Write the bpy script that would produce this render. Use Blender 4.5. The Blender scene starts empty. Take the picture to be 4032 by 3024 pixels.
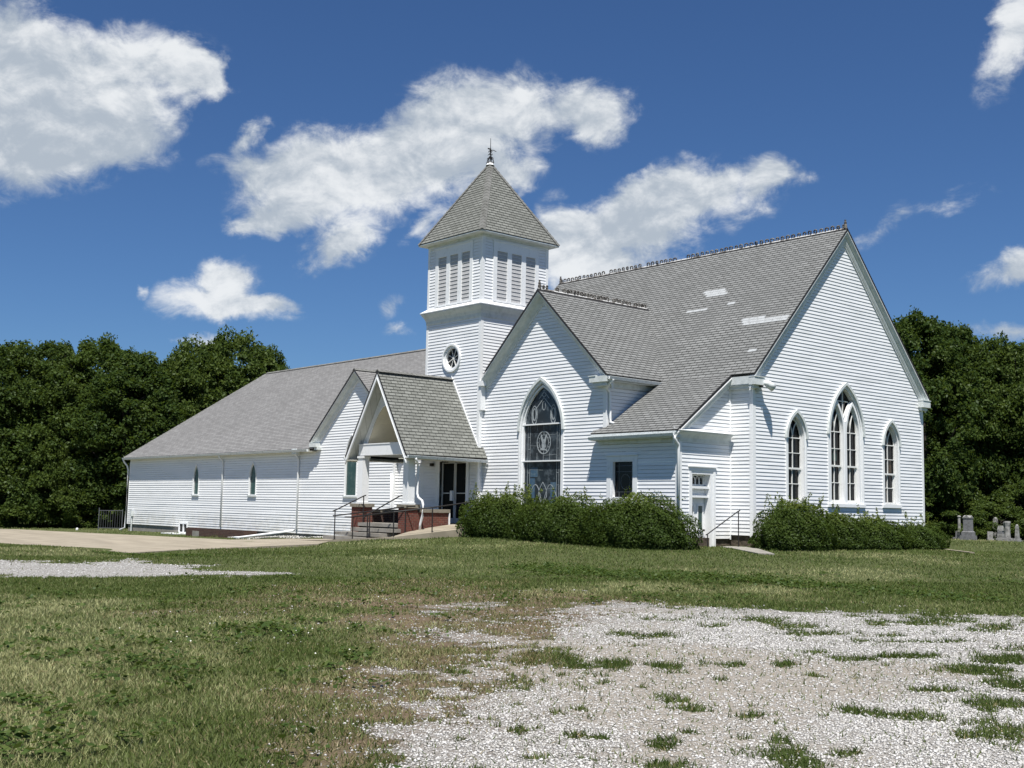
import bpy, bmesh, math, random
import numpy as np
from mathutils import Vector, Matrix
random.seed(7); rng = np.random.default_rng(7)
S = bpy.context.scene; COL = S.collection
rad = math.radians

# ------------------------------------------------------------ camera
CAM = Vector((24.033, -31.853, 0.799))
yaw, pitch, roll = rad(48.916), rad(6.11), rad(1.081)
fw = Vector((-math.sin(yaw)*math.cos(pitch), math.cos(yaw)*math.cos(pitch), math.sin(pitch)))
rt0 = Vector((math.cos(yaw), math.sin(yaw), 0)); up0 = rt0.cross(fw)
rt = rt0*math.cos(roll) + up0*math.sin(roll); up = -rt0*math.sin(roll) + up0*math.cos(roll)
cd = bpy.data.cameras.new('camera'); cam = bpy.data.objects.new('camera', cd); COL.objects.link(cam)
cd.sensor_width = 36; cd.lens = 4534/4032*36; cd.clip_start = .1; cd.clip_end = 2000
M = Matrix((( rt.x, up.x, -fw.x, CAM.x), (rt.y, up.y, -fw.y, CAM.y), (rt.z, up.z, -fw.z, CAM.z), (0, 0, 0, 1)))
cam.matrix_world = M; S.camera = cam

# ------------------------------------------------------------ light
SUN = Vector((.32, -.30, .98)).normalized()
S.view_settings.view_transform = 'Standard'; S.view_settings.look = 'None'
S.view_settings.exposure = 0.6; S.view_settings.gamma = 1; S.view_settings.use_curve_mapping = False
ld = bpy.data.lights.new('sun', 'SUN'); ld.energy = 5.0; ld.angle = rad(.53); ld.color = (1, .965, .91)
lo = bpy.data.objects.new('sun', ld); COL.objects.link(lo); lo.rotation_euler = SUN.to_track_quat('Z', 'Y').to_euler()
W = bpy.data.worlds.new('World'); S.world = W; W.use_nodes = True

class NT:
    """tiny node-tree helper"""
    def __init__(s, t): s.t = t; s.l = t.links
    def n(s, typ, **k):
        nd = s.t.nodes.new(typ)
        for a, v in k.items():
            if a.startswith('i_'):
                key = a[2:]; key = int(key) if key.isdigit() else key.replace('_', ' ')
                sock = nd.inputs[key]
                if hasattr(v, 'is_output') or isinstance(v, bpy.types.NodeSocket): s.l.new(v, sock)
                else: sock.default_value = v
            else: setattr(nd, a, v)
        return nd
    def link(s, a, b): s.l.new(a, b)
    def math(s, op, a, b=None, c=None, clamp=False):
        nd = s.t.nodes.new('ShaderNodeMath'); nd.operation = op; nd.use_clamp = clamp
        for i, v in enumerate((a, b, c)):
            if v is None: continue
            if isinstance(v, (int, float)): nd.inputs[i].default_value = v
            else: s.l.new(v, nd.inputs[i])
        return nd.outputs[0]
    def mix(s, f, a, b, mode='MIX'):
        nd = s.t.nodes.new('ShaderNodeMix'); nd.data_type = 'RGBA'; nd.blend_type = mode
        for i, v in ((0, f), (6, a), (7, b)):
            if isinstance(v, (int, float)): nd.inputs[i].default_value = v
            elif isinstance(v, tuple): nd.inputs[i].default_value = (*v, 1) if len(v) == 3 else v
            else: s.l.new(v, nd.inputs[i])
        return nd.outputs[2]
    def ramp(s, f, a, b, c0=0., c1=1.):
        nd = s.t.nodes.new('ShaderNodeMapRange'); nd.interpolation_type = 'SMOOTHSTEP'
        s.l.new(f, nd.inputs[0]); nd.inputs[1].default_value = a; nd.inputs[2].default_value = b
        nd.inputs[3].default_value = c0; nd.inputs[4].default_value = c1
        return nd.outputs[0]
    def noise(s, vec, scale, detail=3, rough=.55, dist=0.):
        nd = s.t.nodes.new('ShaderNodeTexNoise')
        if vec is not None: s.l.new(vec, nd.inputs['Vector'])
        nd.inputs['Scale'].default_value = scale; nd.inputs['Detail'].default_value = detail
        nd.inputs['Roughness'].default_value = rough; nd.inputs['Distortion'].default_value = dist
        return nd.outputs[0]

# clouds: soft ellipses in azimuth / elevation on the sky at infinity, broken up with noise
CL = [(-1.2676,.3197,.0635,.0523,0),(-1.2253,.3294,.0722,.0442,0),(-1.1711,.3545,.0514,.0281,0),(-1.1368,.355,.03,.0181,-.436),(-1.123,.351,.0137,.0153,0),(-1.1977,.2967,.0547,.0281,.175),(-1.2546,.2822,.0628,.0362,.262),(-1.3085,.3133,.0676,.0643,0),(-1.2839,.3557,.03,.0161,0),(-.8983,.344,.0555,.0281,.175),(-.8401,.3396,.0767,.0241,0),(-.7863,.3436,.0384,.0169,0),(-.9306,.318,.055,.0281,.349),(-.9832,.2982,.0631,.0261,.262),(-1.0317,.2972,.0378,.0201,.175),(-1.0708,.2829,.0502,.0181,0),(-1.0539,.2572,.0499,.0261,0),(-.9982,.2646,.0541,.0241,0),(-.95,.2786,.0544,.0201,.175),(-.8931,.3039,.0548,.0362,.349),(-.8598,.2892,.0294,.0161,0),(-1.0877,.308,.0169,.008,.698),(-1.092,.2314,.0165,.0088,0),(-.7819,.3227,.0212,.0121,0),(-1.0649,.2372,.029,.0121,0),(-.7648,.2509,.0706,.0221,.436),(-.7203,.2777,.046,.0181,.436),(-.696,.2578,.0624,.0221,.175),(-.7564,.2272,.0578,.0261,0),(-.7972,.2311,.033,.0201,0),(-.7766,.2094,.0288,.0121,0),(-.6721,.2765,.0418,.0121,.436),(-.6187,.2841,.023,.0121,-.175),(-.6364,.2753,.0209,.0101,.611),(-.8178,.2389,.0207,.0241,0),(-.9325,.2402,.0228,.0101,.611),(-.8132,.2072,.0164,.0241,0),(-1.0067,.2192,.034,.017,.524),(-1.003,.2205,.02,.011,.5),(-1.1013,.1805,.0306,.0221,0),(-1.1121,.1642,.0408,.0153,0),(-1.0813,.1641,.0367,.0113,0),(-1.0582,.1693,.0204,.0064,0),(-1.1056,.1899,.0205,.0121,0),(-.9588,.1698,.0163,.0088,.524),(-.9522,.1501,.0155,.0048,0),(-1.1681,.1728,.0073,.004,0),(-.435,.3715,.0194,.0402,-.436),(-.4205,.39,.0261,.0241,0),(-.4381,.1933,.0307,.0129,0),(-.4328,.2002,.0164,.0129,0),(-.4823,.2533,.0415,.0064,.175),(-.5448,.233,.0289,.0088,.698),(-1.1219,.1318,.0203,.0056,0),(-.4393,.1485,.0285,.0072,0)]
def build_world():
    t = NT(W.node_tree); W.node_tree.nodes.clear()
    out = t.n('ShaderNodeOutputWorld'); bg = t.n('ShaderNodeBackground')
    sky = t.n('ShaderNodeTexSky', sky_type='NISHITA', sun_disc=False, sun_elevation=math.asin(SUN.z),
              sun_rotation=math.atan2(SUN.x, SUN.y), altitude=300, air_density=1.0, dust_density=.2, ozone_density=3.0)
    skyc = t.mix(1.0, sky.outputs[0], (.56, .80, 1.11), 'MULTIPLY')
    tc = t.n('ShaderNodeTexCoord'); d = tc.outputs['Generated']
    sx = t.n('ShaderNodeSeparateXYZ', i_0=d)
    az = t.math('ARCTAN2', sx.outputs[0], sx.outputs[1]); el = t.math('ARCSINE', sx.outputs[2])
    p = t.n('ShaderNodeCombineXYZ', i_0=az, i_1=el).outputs[0]
    # warp the coordinates so cloud outlines are ragged
    wn = t.n('ShaderNodeTexNoise'); t.link(p, wn.inputs['Vector'])
    wn.inputs['Scale'].default_value = 22; wn.inputs['Detail'].default_value = 5; wn.inputs['Roughness'].default_value = .6
    off = t.n('ShaderNodeVectorMath', operation='MULTIPLY_ADD'); t.link(wn.outputs['Color'], off.inputs[0])
    off.inputs[1].default_value = (.05, .03, 0); off.inputs[2].default_value = (-.025, -.015, 0)
    pw = t.n('ShaderNodeVectorMath', operation='ADD'); t.link(p, pw.inputs[0]); t.link(off.outputs[0], pw.inputs[1]); pw = pw.outputs[0]
    acc = None
    for a, e, ra, re, ro in CL:
        mp = t.n('ShaderNodeMapping', vector_type='TEXTURE', i_0=pw)
        mp.inputs['Location'].default_value = (a, e, 0); mp.inputs['Rotation'].default_value = (0, 0, ro)
        mp.inputs['Scale'].default_value = (ra*1.42, re*1.42, 1)
        g = t.n('ShaderNodeTexGradient', gradient_type='SPHERICAL', i_0=mp.outputs[0]).outputs[1]
        if abs(e-.2533) < 1e-4 or abs(e-.233) < 1e-4: g = t.math('MULTIPLY', g, .42)
        if abs(e-.1698) < 1e-4 or abs(e-.1501) < 1e-4 or abs(e-.1728) < 1e-4: g = t.math('MULTIPLY', g, .55)
        acc = g if acc is None else t.math('ADD', acc, g)
    st = t.n('ShaderNodeMapping', i_0=p); st.inputs['Scale'].default_value = (1, 1.5, 1); st.inputs['Rotation'].default_value = (0, 0, -.25); ps = st.outputs[0]
    fb = t.noise(ps, 26, 10, .64, .35)
    up_ = t.n('ShaderNodeVectorMath', operation='ADD'); t.link(ps, up_.inputs[0]); up_.inputs[1].default_value = (.006, .014, 0)
    fbu = t.noise(up_.outputs[0], 26, 5, .6, .35)
    fb2 = t.noise(p, 85, 6, .65)
    big = t.noise(p, 9, 3, .5)
    dens = t.math('ADD', t.math('MULTIPLY', t.math('SUBTRACT', fb, .52), 2.3), t.math('MINIMUM', t.math('MULTIPLY', acc, 1.05), 1.55))
    inside = t.ramp(acc, .0, .30)
    a1 = t.math('MULTIPLY', t.ramp(dens, .0, 1.15), inside)
    # shading: sides turned to the sun are white, bellies grey
    rel = t.math('MULTIPLY', t.math('SUBTRACT', fb, fbu), 1.5)
    sh = t.math('ADD', t.math('ADD', .5, rel), t.math('MULTIPLY', t.math('SUBTRACT', fb2, .5), .28))
    sh = t.math('ADD', sh, t.math('MULTIPLY', t.math('SUBTRACT', big, .5), 2.2))
    belly = t.ramp(sh, .1, .95)
    cc = t.mix(belly, (6.2, 7.0, 7.9), (11.6, 11.9, 12.1))
    # only above the horizon
    a1 = t.math('MULTIPLY', a1, t.ramp(el, .02, .1, 0, .93))
    col = t.mix(a1, skyc, cc)
    t.link(col, bg.inputs[0]); bg.inputs[1].default_value = .05
    t.link(bg.outputs[0], out.inputs[0])
build_world()
W.cycles.sampling_method = 'MANUAL'; W.cycles.sample_map_resolution = 512

# ------------------------------------------------------------ helpers
def tag(o, label=None, cat=None, group=None, kind=None):
    if label: o['label'] = label
    if cat: o['category'] = cat
    if group: o['group'] = group
    if kind: o['kind'] = kind
    return o
def empty(name, loc=(0, 0, 0), rz=0., **k):
    o = bpy.data.objects.new(name, None); COL.objects.link(o); o.location = loc; o.rotation_euler = (0, 0, rz)
    o.empty_display_size = .2
    return tag(o, **k)
class MB:
    def __init__(s): s.v = []; s.f = []; s.uv = []; s.mi = []
    def poly(s, pts, mi=0, uv=None):
        b = len(s.v); s.v += [tuple(p) for p in pts]; s.f.append(tuple(range(b, b+len(pts)))); s.mi.append(mi)
        s.uv += list(uv) if uv else [(0, 0)]*len(pts)
    def box(s, a, b, mi=0):
        x0, y0, z0 = (min(a[i], b[i]) for i in range(3)); x1, y1, z1 = (max(a[i], b[i]) for i in range(3))
        P = [(x0,y0,z0),(x1,y0,z0),(x1,y1,z0),(x0,y1,z0),(x0,y0,z1),(x1,y0,z1),(x1,y1,z1),(x0,y1,z1)]
        for q in ((0,3,2,1),(4,5,6,7),(0,1,5,4),(1,2,6,5),(2,3,7,6),(3,0,4,7)): s.poly([P[i] for i in q], mi)
    def prism(s, fr, pts, c0, c1, mi=0, caps=(1, 1)):
        """pts: CCW 2-D polygon in the frame, extruded from depth c0 to c1 (c1>c0)"""
        n = len(pts)
        if caps[1]: s.poly([fr(a, b, c1) for a, b in pts], mi, [(a, b) for a, b in pts])
        if caps[0]: s.poly([fr(a, b, c0) for a, b in reversed(pts)], mi, [(a, b) for a, b in reversed(pts)])
        for i in range(n):
            p, q = pts[i], pts[(i+1) % n]
            s.poly([fr(*p, c0), fr(*q, c0), fr(*q, c1), fr(*p, c1)], mi, [(c0, 0), (c0, 1), (c1, 1), (c1, 0)])
    def ring(s, fr, o, i, c0, c1, mi=0, back=False):
        n = len(o)
        for k in range(n):
            k2 = (k+1) % n; a, b, c, d = o[k], o[k2], i[k2], i[k]
            s.poly([fr(*a, c1), fr(*b, c1), fr(*c, c1), fr(*d, c1)], mi)
            s.poly([fr(*a, c0), fr(*b, c0), fr(*b, c1), fr(*a, c1)], mi)
            s.poly([fr(*c, c0), fr(*d, c0), fr(*d, c1), fr(*c, c1)], mi)
            if back: s.poly([fr(*d, c0), fr(*c, c0), fr(*b, c0), fr(*a, c0)], mi)
    def bar(s, fr, p, q, w, c0, c1, mi=0):
        dx, dy = q[0]-p[0], q[1]-p[1]; L = math.hypot(dx, dy) or 1; nx, ny = -dy/L*w/2, dx/L*w/2
        s.prism(fr, [(p[0]-nx, p[1]-ny), (q[0]-nx, q[1]-ny), (q[0]+nx, q[1]+ny), (p[0]+nx, p[1]+ny)], c0, c1, mi)
    def bars(s, fr, pts, w, c0, c1, mi=0):
        for a, b in zip(pts, pts[1:]): s.bar(fr, a, b, w, c0, c1, mi)
    def tube(s, pts, r, n=8, mi=0, caps=True):
        pts = [Vector(p) for p in pts]; rs = r if isinstance(r, (list, tuple)) else [r]*len(pts); rings = []
        for i, p in enumerate(pts):
            d = (pts[min(i+1, len(pts)-1)] - pts[max(i-1, 0)]).normalized()
            u = d.cross(Vector((0, 0, 1)))
            if u.length < .05: u = d.cross(Vector((0, 1, 0)))
            u.normalize(); w = d.cross(u)
            rings.append([p + (u*math.cos(2*math.pi*k/n) + w*math.sin(2*math.pi*k/n))*rs[i] for k in range(n)])
        for a, b in zip(rings, rings[1:]):
            for k in range(n): s.poly([a[k], b[k], b[(k+1) % n], a[(k+1) % n]], mi)
        if caps: s.poly(rings[0], mi); s.poly(list(reversed(rings[-1])), mi)
    def build(s, name, mats, parent=None, smooth=False, weld=False):
        me = bpy.data.meshes.new(name); me.from_pydata(s.v, [], s.f)
        mats = mats if isinstance(mats, (list, tuple)) else [mats]
        for m in mats: me.materials.append(m)
        me.polygons.foreach_set('material_index', s.mi)
        uv = me.uv_layers.new(name='UVMap'); uv.data.foreach_set('uv', np.array(s.uv, float).ravel())
        if weld or smooth:
            bm = bmesh.new(); bm.from_mesh(me); bmesh.ops.remove_doubles(bm, verts=bm.verts, dist=1e-4)
            bmesh.ops.recalc_face_normals(bm, faces=bm.faces); bm.to_mesh(me); bm.free()
        if smooth: me.polygons.foreach_set('use_smooth', [True]*len(me.polygons))
        me.update()
        o = bpy.data.objects.new(name, me); COL.objects.link(o)
        if parent: o.parent = parent; o.matrix_parent_inverse = Matrix.Translation(parent.location).inverted() if parent.type == 'EMPTY' and parent.rotation_euler.z == 0 and parent.parent is None else Matrix()
        return o
def frame(o, s, t, n):
    o, s, t, n = Vector(o), Vector(s), Vector(t), Vector(n)
    return lambda a, b, c=0.: o + s*a + t*b + n*c
FX = lambda x: frame((x, 0, 0), (0, 1, 0), (0, 0, 1), (1, 0, 0))      # faces +X, a=Y, b=Z
FY = lambda y: frame((0, y, 0), (1, 0, 0), (0, 0, 1), (0, -1, 0))     # faces -Y, a=X, b=Z
FXn = lambda x: frame((x, 0, 0), (0, -1, 0), (0, 0, 1), (-1, 0, 0))   # faces -X, a=-Y
FYp = lambda y: frame((0, y, 0), (-1, 0, 0), (0, 0, 1), (0, 1, 0))    # faces +Y, a=-X
def panel(mb, fr, poly, holes=(), lap=.127, lip=.017, t0=0., mi=0, wob=0., uvs=1., slot=None):
    """lapped boards (siding, shingles) cut exactly to a polygon with holes"""
    edges = []
    for pl in [poly, *holes]:
        for i in range(len(pl)):
            a, b = pl[i], pl[(i+1) % len(pl)]
            if abs(a[1]-b[1]) > 1e-9: edges.append((a, b) if a[1] < b[1] else (b, a))
    ys = sorted({round(p[1], 5) for pl in [poly, *holes] for p in pl}); lo, hi = min(p[1] for p in poly), max(p[1] for p in poly)
    k = math.floor((lo-t0)/lap); lv = set(ys)
    slot = (.008 if lip >= .015 else 0) if slot is None else slot
    while t0+k*lap < hi:
        lv.add(round(t0+k*lap, 5)); k += 1
        if slot: lv.add(round(t0+k*lap-slot, 5))
    lv = sorted(y for y in lv if lo-1e-6 <= y <= hi+1e-6)
    def xs(y, ym): return sorted(((a[0]+(b[0]-a[0])*(ym-a[1])/(b[1]-a[1])), (a[0]+(b[0]-a[0])*(y-a[1])/(b[1]-a[1]))) for a, b in edges if a[1] < ym < b[1])
    for y0, y1 in zip(lv, lv[1:]):
        if y1-y0 < 1e-4: continue
        ym = (y0+y1)/2; A = [q[1] for q in xs(y0, ym)]; B = [q[1] for q in xs(y1, ym)]
        kk = math.floor((ym-t0)/lap+1e-6); base = t0+kk*lap
        r = random.Random(kk*7919+3); w = wob*(r.random()-.5)
        c0 = lip*(1-(y0-base)/lap)+w; c1 = max(0, lip*(1-(y1-base)/lap))+w
        if slot and ym > base+lap-slot: continue
        for j in range(0, len(A)-1, 2):
            a0, a1, b0, b1 = A[j], A[j+1], B[j], B[j+1]
            mb.poly([fr(a0, y0, c0), fr(a1, y0, c0), fr(b1, y1, c1), fr(b0, y1, c1)], mi, [(a0*uvs, y0*uvs), (a1*uvs, y0*uvs), (b1*uvs, y1*uvs), (b0*uvs, y1*uvs)])
            if abs(y0-base) < 1e-4: mb.poly([fr(a0, y0, -.004 if not slot else -.04), fr(a1, y0, -.004 if not slot else -.04), fr(a1, y0, c0), fr(a0, y0, c0)], mi, [(a0*uvs, y0*uvs)]*4)
def arch(cx, w, z0, zs, za, t=0., tb=None, n=10):
    """pointed-arch outline, CCW from bottom left; t insets it, tb insets the bottom"""
    h = za-zs; R = (w*w+h*h)/(2*w); tb = t if tb is None else tb
    c = R-w; th = math.acos(max(-1, min(1, c/(R-t)))); pts = [(cx-(w-t), z0+tb), (cx+(w-t), z0+tb)]
    right = [(cx-c+(R-t)*math.cos(th*i/n), zs+(R-t)*math.sin(th*i/n)) for i in range(n+1)]
    pts += right + [(2*cx-x, z) for x, z in reversed(right[:-1])]
    return pts
def circle(cx, cy, r, n=28): return [(cx+r*math.cos(2*math.pi*i/n), cy+r*math.sin(2*math.pi*i/n)) for i in range(n)]
def rect(x0, z0, x1, z1): return [(x0, z0), (x1, z0), (x1, z1), (x0, z1)]

# ------------------------------------------------------------ materials
def mat(name, base, rough=.6, nz=None, spec=.3, bump=None, metal=0, fn=None):
    m = bpy.data.materials.new(name); m.use_nodes = True; t = NT(m.node_tree)
    b = m.node_tree.nodes['Principled BSDF']; b.inputs['Base Color'].default_value = (*base, 1)
    b.inputs['Roughness'].default_value = rough; b.inputs['Specular IOR Level'].default_value = spec; b.inputs['Metallic'].default_value = metal
    pos = t.n('ShaderNodeNewGeometry').outputs['Position']
    if nz:  # (scale, other colour, lo, hi)
        f = t.ramp(t.noise(pos, nz[0], 6, .65), nz[2], nz[3]); t.link(t.mix(f, base, nz[1]), b.inputs['Base Color'])
    if bump:
        bp = t.n('ShaderNodeBump'); bp.inputs['Strength'].default_value = bump[1]; bp.inputs['Distance'].default_value = bump[2] if len(bump) > 2 else .01
        t.link(t.noise(pos, bump[0], 5, .6), bp.inputs['Height']); t.link(bp.outputs[0], b.inputs['Normal'])
    if fn: fn(t, b, pos)
    return m
def siding_fn(dirt, col=(.80, .81, .82)):
    def f(t, b, pos):
        mp = t.n('ShaderNodeMapping', i_0=pos); mp.inputs['Scale'].default_value = (.35, .35, 2.2)
        n1 = t.ramp(t.noise(mp.outputs[0], 1.5, 5, .6), .42, .78); n2 = t.ramp(t.noise(pos, 9, 5, .7), .55, .85)
        c = t.mix(t.math('MULTIPLY', n1, dirt), col, (.56, .58, .58)); c = t.mix(t.math('MULTIPLY', n2, dirt*.6), c, (.45, .45, .42)); zz = t.n('ShaderNodeSeparateXYZ', i_0=pos).outputs[2]; c = t.mix(t.math('MULTIPLY', t.ramp(zz, .55, -.5), t.ramp(t.noise(pos, 2.6, 5, .65), .35, .7, .1, .55)), c, (.50, .47, .38))
        t.link(c, b.inputs['Base Color'])
        bp = t.n('ShaderNodeBump'); bp.inputs['Strength'].default_value = .35; bp.inputs['Distance'].default_value = .02
        mp2 = t.n('ShaderNodeMapping', i_0=pos); mp2.inputs['Scale'].default_value = (.6, .6, 6)
        t.link(t.noise(mp2.outputs[0], 1.2, 3), bp.inputs['Height']); t.link(bp.outputs[0], b.inputs['Normal'])
    return f
M_strip = mat('ridge_flashing', (.45, .45, .44), .6, nz=(3, (.14, .13, .12), .48, .56))
M_cap = mat('ridge_shingles', (.17, .17, .16), .9, nz=(3, (.11, .11, .10), .35, .7))
M_siding = mat('white_siding', (.8, .8, .8), .45, fn=siding_fn(.55))
M_vinyl = mat('white_annex_siding', (.82, .82, .82), .4, fn=siding_fn(.35, (.82, .83, .83)))
M_cream = mat('cream_siding', (.66, .62, .50), .5, nz=(2, (.55, .52, .42), .4, .8))
M_trim = mat('white_trim', (.80, .81, .81), .4, nz=(5, (.62, .62, .6), .52, .82), bump=(14, .15, .01))
M_trimgrey = mat('grey_trim', (.66, .69, .68), .5, nz=(4, (.50, .53, .51), .4, .75))  # duller, mottled grey version of the trim for cornices, crowns and hoods
M_sash = mat('peeling_sash_paint', (.74, .74, .71), .6, nz=(26, (.28, .26, .22), .6, .72))
M_gutter = mat('gutter_metal', (.72, .74, .73), .35, nz=(9, (.36, .38, .35), .5, .78))
M_glass = mat('dark_glass', (.006, .007, .008), .12, spec=.22)
M_black = mat('black_door_glass', (.004, .004, .004), .3, spec=.05)
M_tealglass = mat('teal_glass', (.035, .075, .07), .2, nz=(3, (.09, .13, .12), .45, .75), spec=.35)
M_stained = mat('stained_glass', (.020, .027, .034), .16, nz=(3.6, (.085, .105, .12), .46, .70), spec=.35)
M_stainedblue = mat('blue_stained_glass', (.05, .10, .16), .2, nz=(6, (.12, .17, .2), .4, .7), spec=.3)
M_lead = mat('lead_came', (.16, .17, .18), .6)
M_pale = mat('milk_glass', (.36, .39, .40), .4, nz=(9, (.20, .23, .25), .4, .7))
M_louver = mat('screened_louver', (.44, .44, .44), .7, nz=(8, (.37, .37, .37), .4, .7))
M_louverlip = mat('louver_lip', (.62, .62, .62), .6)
M_louverback = mat('louver_shadow', (.30, .30, .30), .9)
M_dark = mat('black_iron', (.022, .02, .019), .5, nz=(20, (.07, .04, .025), .6, .8))
M_rust = mat('rusty_cresting', (.07, .062, .055), .8, nz=(3, (.20, .19, .17), .42, .62))
M_conc = mat('old_concrete', (.27, .255, .225), .85, nz=(2.2, (.18, .165, .14), .4, .75), bump=(9, .4, .02))
M_stonecap = mat('stone_cap', (.24, .215, .17), .85, nz=(6, (.13, .12, .09), .45, .75), bump=(20, .5, .01))
M_foundation = mat('dark_field_stone', (.07, .055, .042), .9, nz=(4, (.15, .12, .09), .42, .7), bump=(5, 1, .06))
M_metalgrey = mat('grey_metal', (.10, .105, .11), .5)
M_alu = mat('door_aluminium', (.5, .5, .48), .4)
M_patch = mat('bright_shingle', (.38, .395, .40), .8, nz=(14, (.27, .28, .28), .4, .7))
M_edge = mat('shingle_edge', (.028, .028, .03), .8)
M_soffitcream = mat('soffit', (.55, .54, .46), .6)
def brick_fn(c1, c2, mortar, bw, bh, ms, uv=False, scale_noise=3.0, bumpd=.008, dark=.6):
    def f(t, b, pos):
        if uv: vec = t.n('ShaderNodeUVMap').outputs[0]
        else:
            sp = t.n('ShaderNodeSeparateXYZ', i_0=pos)
            vec = t.n('ShaderNodeCombineXYZ', i_0=t.math('ADD', sp.outputs[0], sp.outputs[1]), i_1=sp.outputs[2]).outputs[0]
        br = t.n('ShaderNodeTexBrick', i_0=vec); br.offset = .5
        br.inputs['Color1'].default_value = (*c1, 1); br.inputs['Color2'].default_value = (*c2, 1); br.inputs['Mortar'].default_value = (*mortar, 1)
        br.inputs['Scale'].default_value = 1; br.inputs['Mortar Size'].default_value = ms; br.inputs['Mortar Smooth'].default_value = .2
        br.inputs['Brick Width'].default_value = bw; br.inputs['Row Height'].default_value = bh
        n = t.ramp(t.noise(pos, scale_noise, 6, .65), .38, .75)
        c = t.mix(t.math('MULTIPLY', n, dark), br.outputs[0], t.mix(.42, c1, (0, 0, 0)), 'MIX'); c = t.mix(t.ramp(t.noise(pos, scale_noise*3.1, 5, .7), .5, .8, 0, dark*.6), c, t.mix(.6, c1, (.01, .012, .008)))
        n2 = t.noise(pos, 60, 2)
        c = t.mix(.35, c, t.mix(n2, (.35, .35, .35), (1.6, 1.6, 1.6)), 'MULTIPLY')
        t.link(c, b.inputs['Base Color'])
        bp = t.n('ShaderNodeBump'); bp.inputs['Strength'].default_value = .6; bp.inputs['Distance'].default_value = bumpd
        t.link(t.math('SUBTRACT', 1.0, br.outputs[1]), bp.inputs['Height']); t.link(bp.outputs[0], b.inputs['Normal'])
    return f
M_brick = mat('red_brick', (.2, .05, .03), .85, fn=brick_fn((.17, .045, .03), (.10, .03, .024), (.16, .13, .10), .21, .075, .008, dark=.5))
M_brickbrown = mat('brown_brick', (.1, .05, .04), .85, fn=brick_fn((.085, .040, .030), (.055, .028, .024), (.13, .11, .09), .21, .075, .008, dark=.4))
M_shing = mat('weathered_shingles', (.2, .2, .19), .9, fn=brick_fn((.218, .222, .217), (.162, .165, .160), (.034, .035, .034), .33, .15, .016, uv=True, scale_noise=.55, bumpd=.012, dark=.55))
M_shing2 = mat('annex_shingles', (.2, .2, .2), .9, fn=brick_fn((.220, .217, .213), (.168, .165, .162), (.08, .08, .08), .32, .14, .008, uv=True, scale_noise=.4, bumpd=.006, dark=.35))
M_shing3 = mat('tower_shingles', (.2, .2, .19), .9, fn=brick_fn((.212, .217, .198), (.155, .159, .143), (.038, .040, .036), .32, .15, .014, uv=True, scale_noise=1.1, bumpd=.01, dark=.5))
M_headstone = mat('weathered_marble', (.30, .295, .28), .8, nz=(5, (.10, .10, .095), .42, .68))
M_granite = mat('grey_granite', (.20, .20, .205), .7, nz=(9, (.12, .12, .12), .4, .7))
def leaf_mat(name, c1, c2, c3, trans=.35):
    m = bpy.data.materials.new(name); m.use_nodes = True; t = NT(m.node_tree); m.node_tree.nodes.clear()
    o = t.n('ShaderNodeOutputMaterial'); at = t.n('ShaderNodeAttribute', attribute_name='tint')
    pos = t.n('ShaderNodeNewGeometry').outputs['Position']
    v = at.outputs['Fac']; c = t.mix(t.ramp(v, 0, .5), c1, c2); c = t.mix(t.ramp(v, .5, 1), c, c3)
    d = t.n('ShaderNodeBsdfDiffuse', i_0=c); tr = t.n('ShaderNodeBsdfTranslucent', i_0=t.mix(.5, c, (.14, .2, .02)))
    mx = t.n('ShaderNodeMixShader', i_0=trans, i_1=d.outputs[0], i_2=tr.outputs[0])
    gl = t.n('ShaderNodeBsdfGlossy'); gl.inputs['Roughness'].default_value = .45; gl.inputs['Color'].default_value = (.5, .55, .5, 1)
    m2 = t.n('ShaderNodeMixShader', i_0=.012, i_1=mx.outputs[0], i_2=gl.outputs[0]); t.link(m2.outputs[0], o.inputs[0])
    return m
M_leafA = leaf_mat('tree_leaves', (.030, .052, .013), (.052, .082, .019), (.080, .112, .026))
M_leafB = leaf_mat('warm_tree_leaves', (.034, .056, .014), (.058, .088, .020), (.088, .120, .028))
M_leafdark = leaf_mat('dark_tree_leaves', (.026, .047, .012), (.043, .071, .017), (.066, .095, .023))
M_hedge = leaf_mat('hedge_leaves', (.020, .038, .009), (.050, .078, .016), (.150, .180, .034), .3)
M_weed = leaf_mat('weed_leaves', (.028, .052, .014), (.050, .082, .022), (.10, .13, .038), .3)
M_bark = mat('bark', (.05, .04, .032), .9, nz=(6, (.025, .02, .016), .4, .7), bump=(12, .8, .03))

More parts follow.
